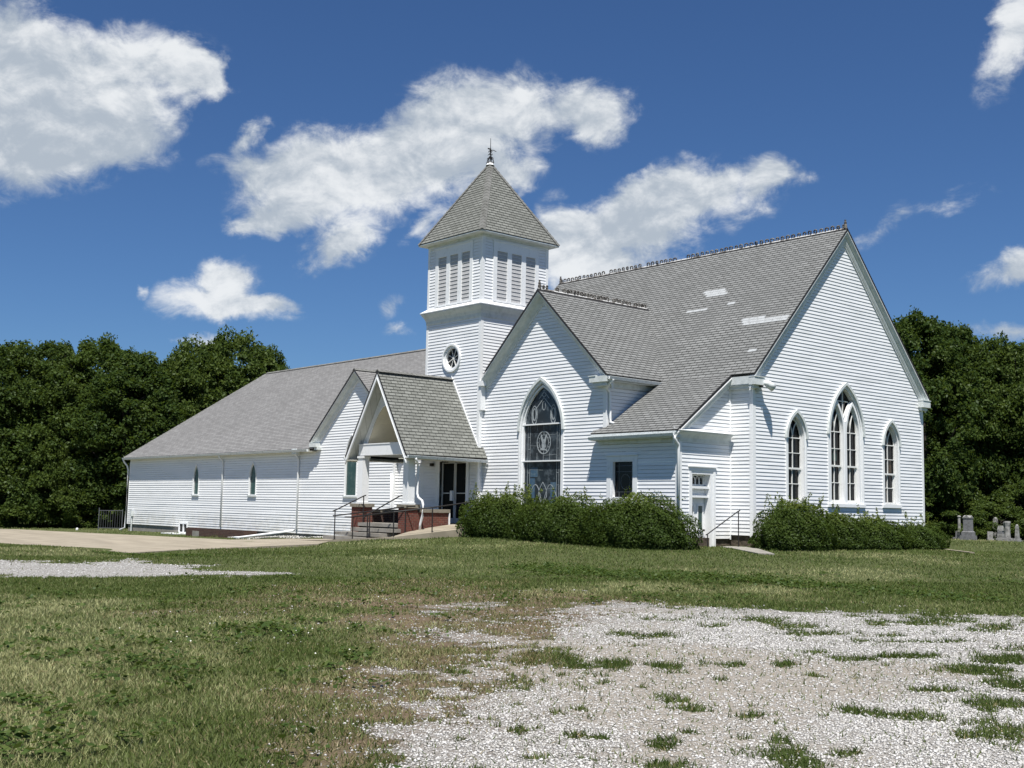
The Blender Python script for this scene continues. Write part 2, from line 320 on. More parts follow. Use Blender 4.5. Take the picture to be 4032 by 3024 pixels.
# ------------------------------------------------------------ terrain
TP = np.array([(24,-32,-.8),(14,-33,-.82),(30,-22,-.78),(16,-22,-.74),(8,-20,-.72),(14,-14,-.66),(22,-12,-.66),(2,-26,-.86),(-10.8,-18,-.88),(2,-16,-.72),(6,-11,-.56),(-4,-12,-.62),(-9,-12,-.78),(-15,-12,-.9),(-20,-9.5,-.96),(-20,-14,-.96),(-24,-6,-.98),(-28,-5,-1.06),(-33,-5,-1.08),(-18,-6,-.74),(-13,-9,-.68),(-3,-5.3,-.4),(0,-5.3,-.42),(-7,-5.2,-.32),(-9.2,-5.2,-.3),(-3,-3,-.38),(2.5,-.6,-.43),(2.5,6,-.46),(2,9,-.48),(-.95,-.9,-.41),(0,0,-.36),(0,11,-.45),(-12.8,-8.1,-.56),(-10.3,-7.5,-.42),(-15,-8.2,-.66),(-16,-4,-.62),(-20,-3.2,-.66),(-24.4,-3.2,-.75),(-29.3,-3.2,-.88),(-36,-3.2,-.95),(-44,-3.2,-1.06),(-29,-7,-1.07),(-36,-9,-1.08),(-26,-18,-1.0),(-45,-8,-1.12),(-60,-10,-1.3),(-60,10,-1.3),(-40,20,-1.0),(-40,50,-1.0),(-16,45,-.7),(-10,38,-.7),(-8,20,-.6),(8,14,-.5),(10,3,-.5),(14,-5,-.55),(10,30,-.65),(30,10,-.7),(40,-30,-.85),(20,-60,-1.0),(-20,-50,-1.1),(60,40,-.8),(-60,-60,-1.4),(-90,40,-1.4),(-40,90,-1.0),(-90,-30,-1.5)])
def terr(x, y):
    x = np.asarray(x, float); y = np.asarray(y, float); n = 0; d = 0
    for a, b, c in TP:
        w = 1/((x-a)**2+(y-b)**2+1.2)**1.6; n = n+w*c; d = d+w
    return n/d
def _h(ix, iy, s):
    v = np.sin(ix*127.1+iy*311.7+s*74.7)*43758.5453; return v-np.floor(v)
def vnoise(x, y, sc, s=0, oct=3):
    r = 0; amp = .5; tot = 0
    for o in range(oct):
        X = x*sc; Y = y*sc; ix = np.floor(X); iy = np.floor(Y); fx = X-ix; fy = Y-iy
        fx = fx*fx*(3-2*fx); fy = fy*fy*(3-2*fy); k = s+o*17
        v = (_h(ix, iy, k)*(1-fx)+_h(ix+1, iy, k)*fx)*(1-fy)+(_h(ix, iy+1, k)*(1-fx)+_h(ix+1, iy+1, k)*fx)*fy
        r = r+v*amp; tot += amp; amp *= .55; sc *= 2.1
    return r/tot
def sdf(px, py, P):
    """signed distance, positive inside"""
    P = np.array(P, float); n = len(P); d = np.full(px.shape, 1e9); ins = np.zeros(px.shape, bool)
    for i in range(n):
        a = P[i]; b = P[(i+1) % n]; e = b-a; wx = px-a[0]; wy = py-a[1]
        tt = np.clip((wx*e[0]+wy*e[1])/(e@e), 0, 1); d = np.minimum(d, (wx-e[0]*tt)**2+(wy-e[1]*tt)**2)
        c = ((a[1] > py) != (b[1] > py)) & (px < (b[0]-a[0])*(py-a[1])/((b[1]-a[1]) if b[1] != a[1] else 1e-9)+a[0]); ins ^= c
    return np.where(ins, 1, -1)*np.sqrt(d)
STRIP = [(-16,-24),(-6.71,-22.16),(-5.52,-21.71),(-4.19,-20.89),(-6.45,-18.88),(-3.07,-19.37),(-1.8,-19.14),(-.38,-19.27),(.93,-19.38),(1.89,-18.73),(2.46,-19),(2.38,-20.47),(1.59,-21.6),(.2,-22.96),(-.84,-23.99),(-10,-28)]
CORE = [(18.62,-27.17),(17.65,-26.76),(16.74,-25.43),(15.11,-24.31),(13.11,-22.02),(11.33,-19.77),(10.99,-18.17),(12.51,-17.43),(14.18,-16.2),(14.03,-15.16),(15.87,-14.42),(22,-12.5),(30,-16),(32,-30),(25,-36),(19,-30)]
SOFT = [(18.04,-27.91),(17.23,-27.16),(16.34,-26.65),(15.56,-25.79),(14.29,-24.94),(13.31,-23.54),(10.33,-21.45),(9.21,-20.97),(10,-19.53),(14,-19),(20,-22),(24,-30)]
ELL = [(13.1,-19.73,.17,.19,.15,-.17),(14.08,-19.53,.12,.14,.13,-.16),(14.07,-18.46,.22,.33,.2,-.27),(14.69,-18.68,.25,.28,.22,-.32),(15.43,-18.98,.32,.45,.16,-.24),(16.18,-19.48,.11,.13,.13,-.2),(14.25,-21.09,.21,.32,.24,-.26),(15.08,-22.12,.05,.14,.12,-.13),(15.19,-23.6,.14,.23,.41,-.38),(15.78,-23.77,.1,.19,.18,-.18),(16.01,-23.43,.09,.1,.26,-.27),(16.31,-23.08,.09,.1,.12,-.13),(16.97,-21.94,.08,.09,.1,-.15),(17.55,-22.35,.04,.05,.06,-.09),(17.08,-20.82,.18,.2,.11,-.18),(16.55,-20.75,.13,.15,.1,-.15),(17.69,-24.56,.11,.13,.18,-.21),(18.06,-24.75,.09,.11,.15,-.18),(15.2,-17.48,.15,.17,.18,-.29),(15.68,-16.55,.44,.66,.32,-.59),(16.48,-16.48,.26,.45,.3,-.61),(15.16,-15.24,.5,.81,.16,-.31),(18.13,-19.85,.24,.27,.26,-.54),(18.31,-20.71,.23,.26,.15,-.29),(18.96,-21.34,.17,.19,.2,-.42),(18.73,-22.15,.18,.28,.06,-.12),(19.4,-22.45,.16,.27,.16,-.32),(19.27,-23.67,.15,.17,.11,-.18),(19.05,-23.77,.14,.16,.1,-.16),(19.75,-23.35,.07,.15,.08,-.17),(19.93,-24.06,.06,.07,.06,-.12),(20.08,-23.74,.11,.12,.18,-.37),(19.53,-25.52,.11,.12,.15,-.21),(19.15,-25.11,.04,.1,.08,-.1),(18.43,-26.09,.05,.06,.07,-.07),(18.99,-25.29,.06,.07,.05,-.06),(18.79,-25.91,.05,.11,.12,-.13),(19.17,-26.39,.06,.15,.08,-.09),(18.64,-25.46,.04,.09,.08,-.1),(18.27,-26.2,.05,.06,.07,-.07),(17.9,-26.39,.04,.05,.08,-.07),(19.69,-25.1,.06,.07,.04,-.07),(17.23,-23.33,.04,.05,.05,-.06),(17.36,-24.03,.04,.05,.05,-.06),(16.75,-24.35,.04,.05,.07,-.07),(18.5,-24.63,.06,.07,.09,-.12),(18.88,-24.19,.05,.05,.06,-.09),(17.33,-20.31,.3,.42,.08,-.14),(16.74,-18.77,.28,.31,.09,-.16),(16.02,-18.6,.23,.26,.1,-.16)]
SLAB = [(-60,-16),(-48,-8.3),(-36.1,-6.9),(-24.9,-6.3),(-18.2,-5.0),(-15.73,-6.4),(-14.2,-7.5),(-10.9,-10.2),(-11.35,-15.45),(-11.06,-16.87),(-24.4,-17.2),(-50,-24)]
def sstep(a, b, v): v = np.clip((v-a)/(b-a), 0, 1); return v*v*(3-2*v)
def gravel_mask(x, y):
    n = vnoise(x, y, 1.3, 5, 4)-.5; n2 = vnoise(x, y, 4.2, 9, 3)-.5; n3 = vnoise(x, y, .45, 31, 2)-.5
    core = sdf(x, y, CORE); soft = sdf(x, y, SOFT); strip = sdf(x, y, STRIP)
    n5 = vnoise(x, y, 11., 19, 2)-.5; g = sstep(-.45, .75, core+n*1.9+n2*1.3+n5*1.2)
    g = np.maximum(g, .8*sstep(-.6, .9, soft+n*1.6)*sstep(-.06, .22, n+n2*1.1+n3*.3))
    g = np.maximum(g, sstep(-.1, .5, strip-.15+n*1.5+n2*1.4+n5*.9))
    g = np.maximum(g, .75*sstep(.22, .30, n*.6+n2*.6+n3*.4)*sstep(0, 1.5, sdf(x, y, [(3,-17),(12,-16.5),(12,-20),(6,-21),(2,-19)])+n3*3))
    # sparse growth in the gravel
    spr = sstep(.13, .30, n2*.8+n*.35+n5*.3)*sstep(0, 1, core)*.7
    for cx, cy, ax, ay, bx, by in ELL:
        det = ax*by-ay*bx; dx = x-cx; dy = y-cy
        u = (dx*by-dy*bx)/det; v = (ax*dy-ay*dx)/det; spr = np.maximum(spr, .9*sstep(-.2, .7, 1.15-np.sqrt(u*u+v*v)+n*1.5+n2*2.0+n5*1.3))
    return g, spr
def dirt_mask(x, y):
    n = vnoise(x, y, .8, 41, 4)-.5
    a = sdf(x, y, SOFT); b_ = sdf(x, y, [(19.2,-28.6),(17.92,-27.97),(16.73,-27.27),(15.42,-26.32),(13.56,-24.55),(11.07,-23.13),(7.8,-21.9),(6.5,-18.8),(9.8,-18.2),(12.54,-19.61),(14.46,-23.14),(16.47,-25.73),(18.4,-27.42)]); d = sstep(-.6, .4, b_+n*2.6)*(.6+.4*sstep(-.12, .2, vnoise(x, y, 1.9, 43, 3)-.42))
    tracks = sdf(x, y, [(3,-16.4),(12,-15.9),(12.5,-20),(11,-25),(9,-26),(3,-21)]); d = np.maximum(d, .6*sstep(-.5, 1.2, tracks-.9+n*5))
    return d
DUST = [(13.8,-22.7),(15.4,-21.0),(18.2,-20.9),(19.1,-22.6),(19.6,-24.6),(19.3,-26.2),(17.6,-25.9),(15.3,-25.0)]
def dust_mask(x, y):
    n = vnoise(x, y, 1.1, 91, 4)-.5; m = vnoise(x, y, .5, 95, 3)
    return np.maximum(.9*sstep(-.5, .7, sdf(x, y, DUST)+n*2.6), sstep(.54, .72, m+n*.3)*.7*sstep(0, 2, sdf(x, y, CORE)))
def drape(name, P, dz, m, step=.5, kind='structure', edge=.05):
    """a thin slab laid over the terrain inside polygon P"""
    P_ = np.array(P); bm = bmesh.new()
    from mathutils.geometry import delaunay_2d_cdt
    pts = [Vector(p) for p in P]; n = len(P); E = []
    xs = np.arange(P_[:, 0].min(), P_[:, 0].max(), step); ys = np.arange(P_[:, 1].min(), P_[:, 1].max(), step)
    gx, gy = np.meshgrid(xs, ys); gx = gx.ravel(); gy = gy.ravel(); k = sdf(gx, gy, P) > step*.3
    allp = pts+[Vector((a, b)) for a, b in zip(gx[k], gy[k])]
    vs, es, fs, *_ = delaunay_2d_cdt(allp, [], [list(range(n))], 1, 1e-4)
    V = [(v.x, v.y, float(terr(v.x, v.y))+dz) for v in vs]
    me = bpy.data.meshes.new(name); me.from_pydata(V, [], [list(f) for f in fs]); me.materials.append(m)
    bm.from_mesh(me); ext = bmesh.ops.extrude_face_region(bm, geom=[f for f in bm.faces])
    for g in ext['geom']:
        if isinstance(g, bmesh.types.BMVert): g.co.z -= edge+.06
    bmesh.ops.recalc_face_normals(bm, faces=bm.faces); bm.to_mesh(me); bm.free()
    o = bpy.data.objects.new(name, me); COL.objects.link(o); tag(o, kind=kind); return o

def build_ground():
    # one sheet: fine near the camera, coarse out to the horizon
    def axis(c, r0, step, far):
        a = list(np.arange(c-r0, c+r0+1e-6, step)); s = step; p = a[-1]; q = a[0]; hi = []; lo = []
        while p < c+far: s *= 1.25; p += s; hi.append(p); q -= s; lo.append(q)
        return np.array(lo[::-1]+a+hi)
    xs = axis(9, 14, .13, 900); ys = axis(-19, 14, .13, 900); X, Y = np.meshgrid(xs, ys); Z = terr(X, Y)
    g, spr = gravel_mask(X, Y); dm = dirt_mask(X, Y)
    Z = Z+(vnoise(X, Y, .5, 3, 3)-.5)*.05-np.minimum(g, 1)*.0
    far = sstep(70, 300, np.hypot(X+10, Y)); Z = Z*(1-far)-1.4*far
    V = np.stack([X, Y, Z], -1).reshape(-1, 3); ny, nx = X.shape
    i = np.arange(ny-1)[:, None]*nx+np.arange(nx-1)[None]; F = np.stack([i, i+1, i+1+nx, i+nx], -1).reshape(-1, 4)
    me = bpy.data.meshes.new('ground'); me.vertices.add(len(V)); me.vertices.foreach_set('co', V.ravel())
    me.loops.add(F.size); me.loops.foreach_set('vertex_index', F.ravel()); me.polygons.add(len(F))
    me.polygons.foreach_set('loop_start', np.arange(len(F))*4); me.polygons.foreach_set('loop_total', np.full(len(F), 4)); me.update()
    me.polygons.foreach_set('use_smooth', [True]*len(F))
    for nm, arr in (('gravel', g*(1-spr)), ('dirt', dm), ('dust', dust_mask(X, Y))):
        a = me.attributes.new(nm, 'FLOAT', 'POINT'); a.data.foreach_set('value', arr.ravel().astype(np.float32))
    m = bpy.data.materials.new('ground'); m.use_nodes = True; t = NT(m.node_tree); b = m.node_tree.nodes['Principled BSDF']
    b.inputs['Roughness'].default_value = .95; b.inputs['Specular IOR Level'].default_value = .1
    pos = t.n('ShaderNodeNewGeometry').outputs['Position']
    ga = t.n('ShaderNodeAttribute', attribute_name='gravel').outputs['Fac']; da = t.n('ShaderNodeAttribute', attribute_name='dirt').outputs['Fac']
    n1 = t.noise(pos, .35, 5, .6); n2 = t.noise(pos, 3.5, 6, .65); n3 = t.noise(pos, 28, 4, .7); n4 = t.noise(pos, 90, 2, .6)
    gr = t.mix(t.ramp(n2, .3, .7), (.056, .072, .024), (.094, .108, .042)); gr = t.mix(t.ramp(n1, .35, .7), gr, (.108, .118, .050))
    gr = t.mix(t.ramp(n2, .52, .72, 0, .6), gr, (.045, .062, .02)); gr = t.mix(t.ramp(n3, .35, .75, 0, .75), gr, (.030, .042, .012)); gr = t.mix(t.ramp(n4, .62, .8, 0, .5), gr, (.14, .15, .07))
    soil = t.mix(t.ramp(n3, .3, .7), (.090, .064, .040), (.165, .124, .082)); soil = t.mix(t.ramp(n4, .5, .8, 0, .6), soil, (.26, .22, .16))
    base = t.mix(t.math('MULTIPLY', da, t.ramp(n2, .22, .5), clamp=True), gr, soil)
    vo = t.n('ShaderNodeTexVoronoi', i_0=pos); vo.inputs['Scale'].default_value = 48; vo.inputs['Randomness'].default_value = 1
    sv = t.n('ShaderNodeSeparateColor', i_0=vo.outputs['Color']).outputs[0]
    gv = t.mix(sv, (.36, .348, .325), (.54, .53, .51)); gv = t.mix(t.ramp(vo.outputs['Distance'], .38, .62, 0, .7), gv, (.13, .115, .095))
    du = t.n('ShaderNodeAttribute', attribute_name='dust').outputs['Fac']; gv = t.mix(t.math('MULTIPLY', du, t.ramp(n3, .3, .7, .45, .9)), gv, (.34, .295, .235))
    gv = t.mix(t.math('MULTIPLY', da, t.ramp(n2, .35, .6, .1, .85)), gv, (.20, .155, .11))
    gm = t.ramp(t.math('ADD', ga, t.math('ADD', t.math('MULTIPLY', t.math('SUBTRACT', n3, .5), 1.3), t.math('MULTIPLY', t.math('SUBTRACT', n2, .5), .7))), .34, .52)
    t.link(t.mix(gm, base, gv), b.inputs['Base Color'])
    bp = t.n('ShaderNodeBump'); bp.inputs['Strength'].default_value = .9; bp.inputs['Distance'].default_value = .03
    hh = t.math('ADD', t.math('MULTIPLY', t.math('SUBTRACT', 1.0, vo.outputs['Distance']), gm), t.math('MULTIPLY', n3, 1.2))
    t.link(hh, bp.inputs['Height']); t.link(bp.outputs[0], b.inputs['Normal'])
    me.materials.append(m); o = bpy.data.objects.new('ground', me); COL.objects.link(o); tag(o, kind='structure')
build_ground()
def slab_fn(t, b, pos):
    mp = t.n('ShaderNodeMapping', i_0=pos); mp.inputs['Scale'].default_value = (.25, 1.1, 1)
    c = t.mix(t.ramp(t.noise(mp.outputs[0], 1.2, 6, .6), .35, .7), (.235, .205, .155), (.315, .275, .21))
    c = t.mix(t.ramp(t.noise(pos, 6, 6, .7), .55, .8, 0, .5), c, (.16, .135, .10)); t.link(c, b.inputs['Base Color'])
M_slab = mat('parking_concrete', (.22, .2, .16), .9, bump=(30, .3, .01), fn=slab_fn)
drape('parking_pavement', SLAB, .035, M_slab, 1.0)
drape('stone_path', [(-.6,-.6),(-.35,-1.35),(.6,-1.9),(3.2,-4.0),(3.55,-3.7),(1.2,-1.3),(.3,-.75)], .03, M_conc, .4)
drape('path_kerb', [(2.0,8.6),(4.7,5.6),(4.82,5.72),(2.12,8.75)], .05, M_slab, .6)
def weave(P, zs, n=None):
    pass
# ramp pavement rising to the porch: a strip of cross-sections (outer edge, inner edge, height)
RMP = [((-15.6,-8.3),(-15.2,-6.9),-.64,-.66),((-13.6,-8.45),(-13.6,-7.15),-.56,-.56),((-12.2,-8.1),(-12.0,-6.95),-.48,-.47),((-10.4,-7.55),(-11.1,-6.75),-.36,-.36),((-9.55,-6.4),(-11.0,-6.3),-.18,-.18),((-9.3,-5.0),(-11.0,-5.3),-.02,-.02),((-9.3,-3.6),(-11.0,-4.4),.09,.09),((-9.3,-2.75),(-11.0,-3.1),.12,.12),((-9.6,-2.73),(-11.0,-2.9),.12,.12)]
mb = MB()
for (o0, i0, zo0, zi0), (o1, i1, zo1, zi1) in zip(RMP, RMP[1:]):
    a, b_, c, d = (*o0, zo0), (*o1, zo1), (*i1, zi1), (*i0, zi0); dn = lambda p: (p[0], p[1], p[2]-.5)
    mb.poly([a, b_, c, d]); mb.poly([dn(a), dn(b_), b_, a]); mb.poly([d, c, dn(c), dn(d)])
tag(mb.build('ramp_pavement', M_slab), kind='structure')

# ------------------------------------------------------------ the church
CH = empty('church', (0, 0, 0), label='white clapboard country church with a square bell tower, gabled porch and long side wing', cat='church')
def part(mb, name, m, parent=CH, label=None, **k):
    o = mb.build(name, m, parent, **k)
    if label: o['label'] = label
    return o
LAP = .127
zmain = lambda y: 11.5-1.041*abs(y-5.56)
zcross = lambda x: 9.01-.954*abs(x+7.62)
# ---- openings
bigw = dict(cx=5.57, w=1.17, z0=1.10, zs=3.71, za=5.60)
smR = dict(cx=8.68, w=.62, z0=1.12, zs=3.47, za=4.40)
smL = dict(cx=2.45, w=.62, z0=1.12, zs=3.43, za=4.36)
stw = dict(cx=-7.66, w=1.24, z0=.75, zs=3.70, za=5.62)
IN = .05
hole = lambda d: arch(d['cx'], d['w'], d['z0'], d['zs'], d['za'], IN)
# nave gable wall
mb = MB(); panel(mb, FX(0), [(0, 0), (11.11, 0), (11.11, zmain(11.11)-.1), (5.56, 11.4), (0, zmain(0)-.1)], [hole(bigw), hole(smR), hole(smL)], LAP)
part(mb, 'gable_wall', M_siding)
mb = MB(); panel(mb, FY(0), rect(-.95, 0, 0, 5.3), [], LAP)
part(mb, 'nave_wall', M_siding); mb = MB(); panel(mb, FXn(-15.35), [(-11.11, 0), (0, 0), (0, zmain(0)-.1), (-5.56, 11.4), (-11.11, zmain(11.11)-.1)], [], LAP)
part(mb, 'nave_wall', M_siding); mb = MB(); panel(mb, FYp(11.11), rect(0, 0, 15.35, 5.6), [], LAP)
part(mb, 'nave_wall', M_siding)
door_o = rect(-2.17, -.6, -.90, 2.22)
mb = MB(); panel(mb, FX(-.95), [(-2.72, -.127), (0, -.127), (0, 5.28), (-2.72, 3.55)], [door_o], LAP)
sqw = (-4.21, 1.0, -2.77, 2.64)
panel(mb, FY(-2.72), [(-11.04, -.127), (-.95, -.127), (-.95, 3.5), (-4.30, 3.5), (-4.30, zcross(-4.30)-.1), (-7.62, 8.9), (-11.04, zcross(-11.04)-.1)],
      [hole(stw), rect(-4.16, 1.05, -2.82, 2.59)], LAP)
panel(mb, FX(-4.30), rect(-2.72, 3.3, .3, 5.7), [], LAP)
part(mb, 'transept_wall', M_siding)
# tower
mb = MB(); XT0, XT1, YT0, YT1 = -14.61, -11.04, -2.97, .60
RW = (-12.85, 6.83)
panel(mb, FY(YT0), rect(XT0, -.127, XT1, 8.5), [circle(*RW, .55), rect(-13.55, .02, -11.70, 2.62)], LAP)
panel(mb, FX(XT1), rect(YT0, -.127, YT1, 8.5), [], LAP); panel(mb, FXn(XT0), rect(-YT1, 0, -YT0, 8.5), [], LAP); panel(mb, FYp(YT1), rect(-XT1, 0, -XT0, 8.5), [], LAP)
for fr, a0, a1 in ((FY(YT0), XT0, XT1), (FX(XT1), YT0, YT1), (FXn(XT0), -YT1, -YT0), (FYp(YT1), -XT1, -XT0)):
    panel(mb, fr, rect(a0, 9.03, a1, 11.84), [rect(a0+.55, 9.12, a1-.58, 11.47)], LAP)
part(mb, 'tower_wall', M_siding)
# annex
mb = MB(); lanc = [dict(cx=-35.04, w=.36, z0=1.14, zs=2.05, za=2.86), dict(cx=-28.70, w=.38, z0=1.14, zs=2.05, za=2.86), dict(cx=-19.73, w=.50, z0=1.15, zs=2.9, za=3.95)]
zg = lambda x: 6.84-.87*abs(x+19.35)
BW = rect(-36.82, -.95, -35.84, -.43)
panel(mb, FY(-3.17), [(-44, -.62), (-16.45, -.62), (-16.45, zg(-16.45)-.1), (-19.35, 6.74), (-22.75, zg(-22.75)-.1), (-22.75, 3.42), (-44, 3.42)], [hole(l) for l in lanc]+[BW], .122, t0=-.62, wob=.006)
panel(mb, FX(-16.45), rect(-3.17, -.62, -2.97, 4.3), [], .122, t0=-.62)
panel(mb, FXn(-44), rect(-9.97, -.62, 3.17, 3.42), [], .122, t0=-.62)
panel(mb, FYp(9.97), rect(15.35, -.62, 44, 3.42), [], .122, t0=-.62)
part(mb, 'annex_wall', M_vinyl)
mb = MB(); panel(mb, FY(-2.97), rect(-16.45, -.62, -14.61, 4.6), [], .122, t0=-.62); part(mb, 'entry_wall', M_vinyl)
# foundations
mb = MB(); mb.box((-15.3, .04, -1.3), (-.04, 11.07, .02)); mb.box((-11.0, -2.68, -1.3), (-.99, .1, -.1)); mb.box((-14.57, -2.93, -1.3), (-11.08, .5, .0))
part(mb, 'foundation', M_foundation)
mb = MB(); mb.box((-43.95, -3.12, -1.6), (-14.7, 9.9, -.58)); part(mb, 'annex_foundation', M_conc)
# ---- roofs
def roof(name, polys, m, lap=.15, lip=.012, thick=.07, label=None, edge=True):
    mb = MB()
    for P in polys:
        P = [Vector(p) for p in P]; n = Vector((0, 0, 0))
        for i in range(len(P)): n += P[i].cross(P[(i+1) % len(P)])
        n.normalize()
        if n.z < 0: P.reverse(); n = -n
        s = Vector((0, 0, 1)).cross(n).normalized(); t_ = n.cross(s)
        if s.x < 0 and abs(s.x) > abs(s.y): pass
        o = min(P, key=lambda p: p.z); fr = frame(o, s, t_, n)
        q = [((p-o).dot(s), (p-o).dot(t_)) for p in P]
        panel(mb, fr, q, [], lap, lip, 0., 0)
        mb.prism(fr, q, -thick, -.004, 1)
    return part(mb, name, [m, M_edge], CH, label)
RX = .22; ey = -.22; ze = zmain(ey)
ryv = lambda z: 5.56-(11.5-z)/1.041
# main roof front plane with the cross gable cut out left open underneath it
roof('nave_roof', [[(RX, ey, ze), (RX, 5.56, 11.5), (-15.6, 5.56, 11.5), (-15.6, ey, ze)],
                   [(RX, 11.34, ze), (-15.6, 11.34, ze), (-15.6, 5.56, 11.5), (RX, 5.56, 11.5)],
                   [(-.73, ey-.02, ze+.002), (-.73, -3.07, 3.43), (-4.72, -3.07, 3.43), (-4.72, -2.9, 3.55), (-4.25, -2.7, 3.695), (-3.9, ey-.02, ze+.002)]], M_shing)
roof('transept_roof', [[(-7.62, -3.07, 9.01), (-7.62, 3.17, 9.01), (-3.93, -.21, 5.49), (-3.93, -3.07, 5.49)],
                       [(-7.62, -3.07, 9.01), (-10.55, -3.07, zcross(-10.55)), (-11.06, -2.9, zcross(-11.06)), (-11.06, .6, zcross(-11.06)), (-7.62, 3.17, 9.01)]], M_shing)
xc = -12.83; E = .34; zE = 11.82; AP = (xc, YT0+1.785, 15.45)
c4 = [(XT0-E, YT0-E, zE), (XT1+E, YT0-E, zE), (XT1+E, YT1+E, zE), (XT0-E, YT1+E, zE)]
roof('tower_roof', [[c4[i], c4[(i+1) % 4], AP] for i in range(4)], M_shing3, lap=.15, lip=.014)
roof('annex_roof', [[(-44.3, -3.47, 3.36), (-22.6, -3.47, 3.36), (-22.6, -3.14, 3.62), (-15.2, -3.14, 3.62), (-15.2, 3.4, 8.8), (-39.5, 3.4, 8.8)],
                    [(-44.3, 10.27, 3.36), (-15.2, 10.27, 3.36), (-15.2, 3.4, 8.8), (-39.5, 3.4, 8.8)],
                    [(-44.3, -3.47, 3.36), (-39.5, 3.4, 8.8), (-44.3, 10.27, 3.36)]], M_shing2, lap=.14, lip=.007)
roof('annex_gable_roof', [[(-19.35, -3.46, 6.84), (-19.35, 1.0, 6.88), (-22.95, -2.9, 3.71), (-22.95, -3.46, 3.71)],
                          [(-19.35, -3.46, 6.84), (-15.75, -3.46, 3.71), (-15.75, -2.9, 3.71), (-19.35, 1.0, 6.88)]], M_shing2, lap=.14, lip=.008)
YP = -6.66; PZ, PE = 5.98, 2.69
roof('porch_roof', [[(xc, YP, PZ), (xc, YT0, PZ), (-11.04, YT0, 3.13), (-11.04, -2.72, 3.13), (-10.76, -2.72, PE), (-10.76, YP, PE)],
                    [(xc, YP, PZ), (-14.9, YP, PE), (-14.9, -3.17, PE), (xc, YT0, PZ)]], M_shing3, lap=.15, lip=.014)
# hip / ridge caps
def caps(name, p, q, m, w=.14, h=.035, step=.2):
    mb = MB(); p, q = Vector(p), Vector(q); n = int((q-p).length/step); d = (q-p)/n; s = d.cross(Vector((0, 0, 1))).normalized(); u = s.cross(d).normalized()
    for i in range(n):
        a = p+d*i; b = p+d*(i+1.15); j = (random.random()-.5)*.012
        for sg in (1, -1):
            A, B = a+s*sg*w-u*.07+u*h*.3, b+s*sg*w-u*.07
            mb.poly([a+u*(h+j), b+u*h*.5, B, A] if sg > 0 else [A, B, b+u*h*.5, a+u*(h+j)]); mb.poly([a+u*(h+j), A, A-u*.03, a+u*(h-.03)])
    return part(mb, name, m)
for c in c4: caps('hip_cap', c, AP, M_cap)
caps('ridge_cap', (-39.5, 3.4, 8.81), (-15.2, 3.4, 8.81), M_cap); caps('ridge_cap', (xc, YP, PZ+.01), (xc, YT0, PZ+.01), M_cap)
caps('ridge_cap', (-19.35, -3.46, 6.85), (-19.35, .9, 6.85), M_cap)
caps('hip_cap', (-44.3, -3.47, 3.37), (-39.5, 3.4, 8.81), M_cap)
# metal ridge strips + cresting
def cresting(name, p, q, n, gaps=(), seed=1, lab=None):
    r = random.Random(seed); p, q = Vector(p), Vector(q); d = (q-p).normalized(); L = (q-p).length; mb = MB()
    s = d.cross(Vector((0, 0, 1)))
    for sg in (1, -1):
        mb.poly([p+Vector((0, 0, .03)), q+Vector((0, 0, .03)), q+s*sg*.045-Vector((0, 0, .03)), p+s*sg*.045-Vector((0, 0, .03))])
    rl = part(mb, name, M_strip, CH, lab)
    mb = MB(); st = L/n
    for i in range(n):
        if i in gaps or r.random() < .02: continue
        c = p+d*(st*(i+.5)); lean = (r.random()-.5)*.07; hh = .10+r.random()*.025; ww = st*.30; tw = (r.random()-.5)*.5
        dd = (d+s*tw).normalized(); pts = []
        for k in range(9):
            a = math.pi*(-.28+1.56*k/8); pts.append(c+dd*(ww*math.cos(a)*1.0)+Vector((0, 0, .035+hh*.5+hh*.5*math.sin(a)))+s*lean*(k/8))
        pts = [c-dd*-ww*.7+Vector((0, 0, .02))]+pts+[c-dd*ww*.7+Vector((0, 0, .02))]
        mb.tube(pts, .031, 5)
    part(mb, 'cresting_loops', M_rust, rl)
    mb = MB(); b = p+Vector((0, 0, 0)) if seed % 2 else p
    for e in (p,) if name != 'nave_cresting' else (p, q):
        e = e+(d*.08 if e is p else -d*.08)
        mb = MB(); mb.tube([e+Vector((0, 0, z)) for z in (.0, .1, .16, .22, .26, .32)], [.06, .065, .045, .055, .03, .04], 7)
        part(mb, 'finial', M_rust, rl)
cresting('nave_cresting', (RX-.02, 5.56, 11.52), (-15.55, 5.56, 11.52), 62, (31, 32, 40), 3)
cresting('transept_cresting', (-7.62, -3.05, 9.03), (-7.62, 3.0, 9.03), 33, (3, 4, 21, 28), 5)
# tower-top finial
mb = MB(); bx = Vector((xc, AP[1], 15.4))
mb.tube([bx+Vector((0, 0, z)) for z in (0, .3, .62, .70, 1.1)], [.025, .022, .035, .014, .01], 6)
for k in range(4):
    a = k*math.pi/2+.4; dx = Vector((math.cos(a), math.sin(a), 0))
    mb.tube([bx+dx*.17, bx+dx*.13+Vector((0, 0, .15)), bx+dx*.03+Vector((0, 0, .3))], .018, 5)
    for z, s_ in ((.2, .16), (.36, .12), (.5, .1)): mb.tube([bx+Vector((0, 0, z)), bx+dx*s_*.7+Vector((0, 0, z+.05)), bx+dx*s_+Vector((0, 0, z-.01))], .014, 5)
mb.tube([bx+Vector((.0, 0, .58)), bx+Vector((.1, .08, .57)), bx+Vector((.2, .16, .5))], .016, 5); mb.tube([bx+Vector((0, 0, .62)), bx+Vector((-.09, -.07, .66))], .03, 5)
tf = part(mb, 'tower_finial', M_dark); mb = MB(); mb.tube([bx+Vector((0, 0, -.1)), bx+Vector((0, 0, .0)), bx+Vector((0, 0, .05))], [.2, .12, .03], 8); part(mb, 'flashing_cap', M_trim, tf)
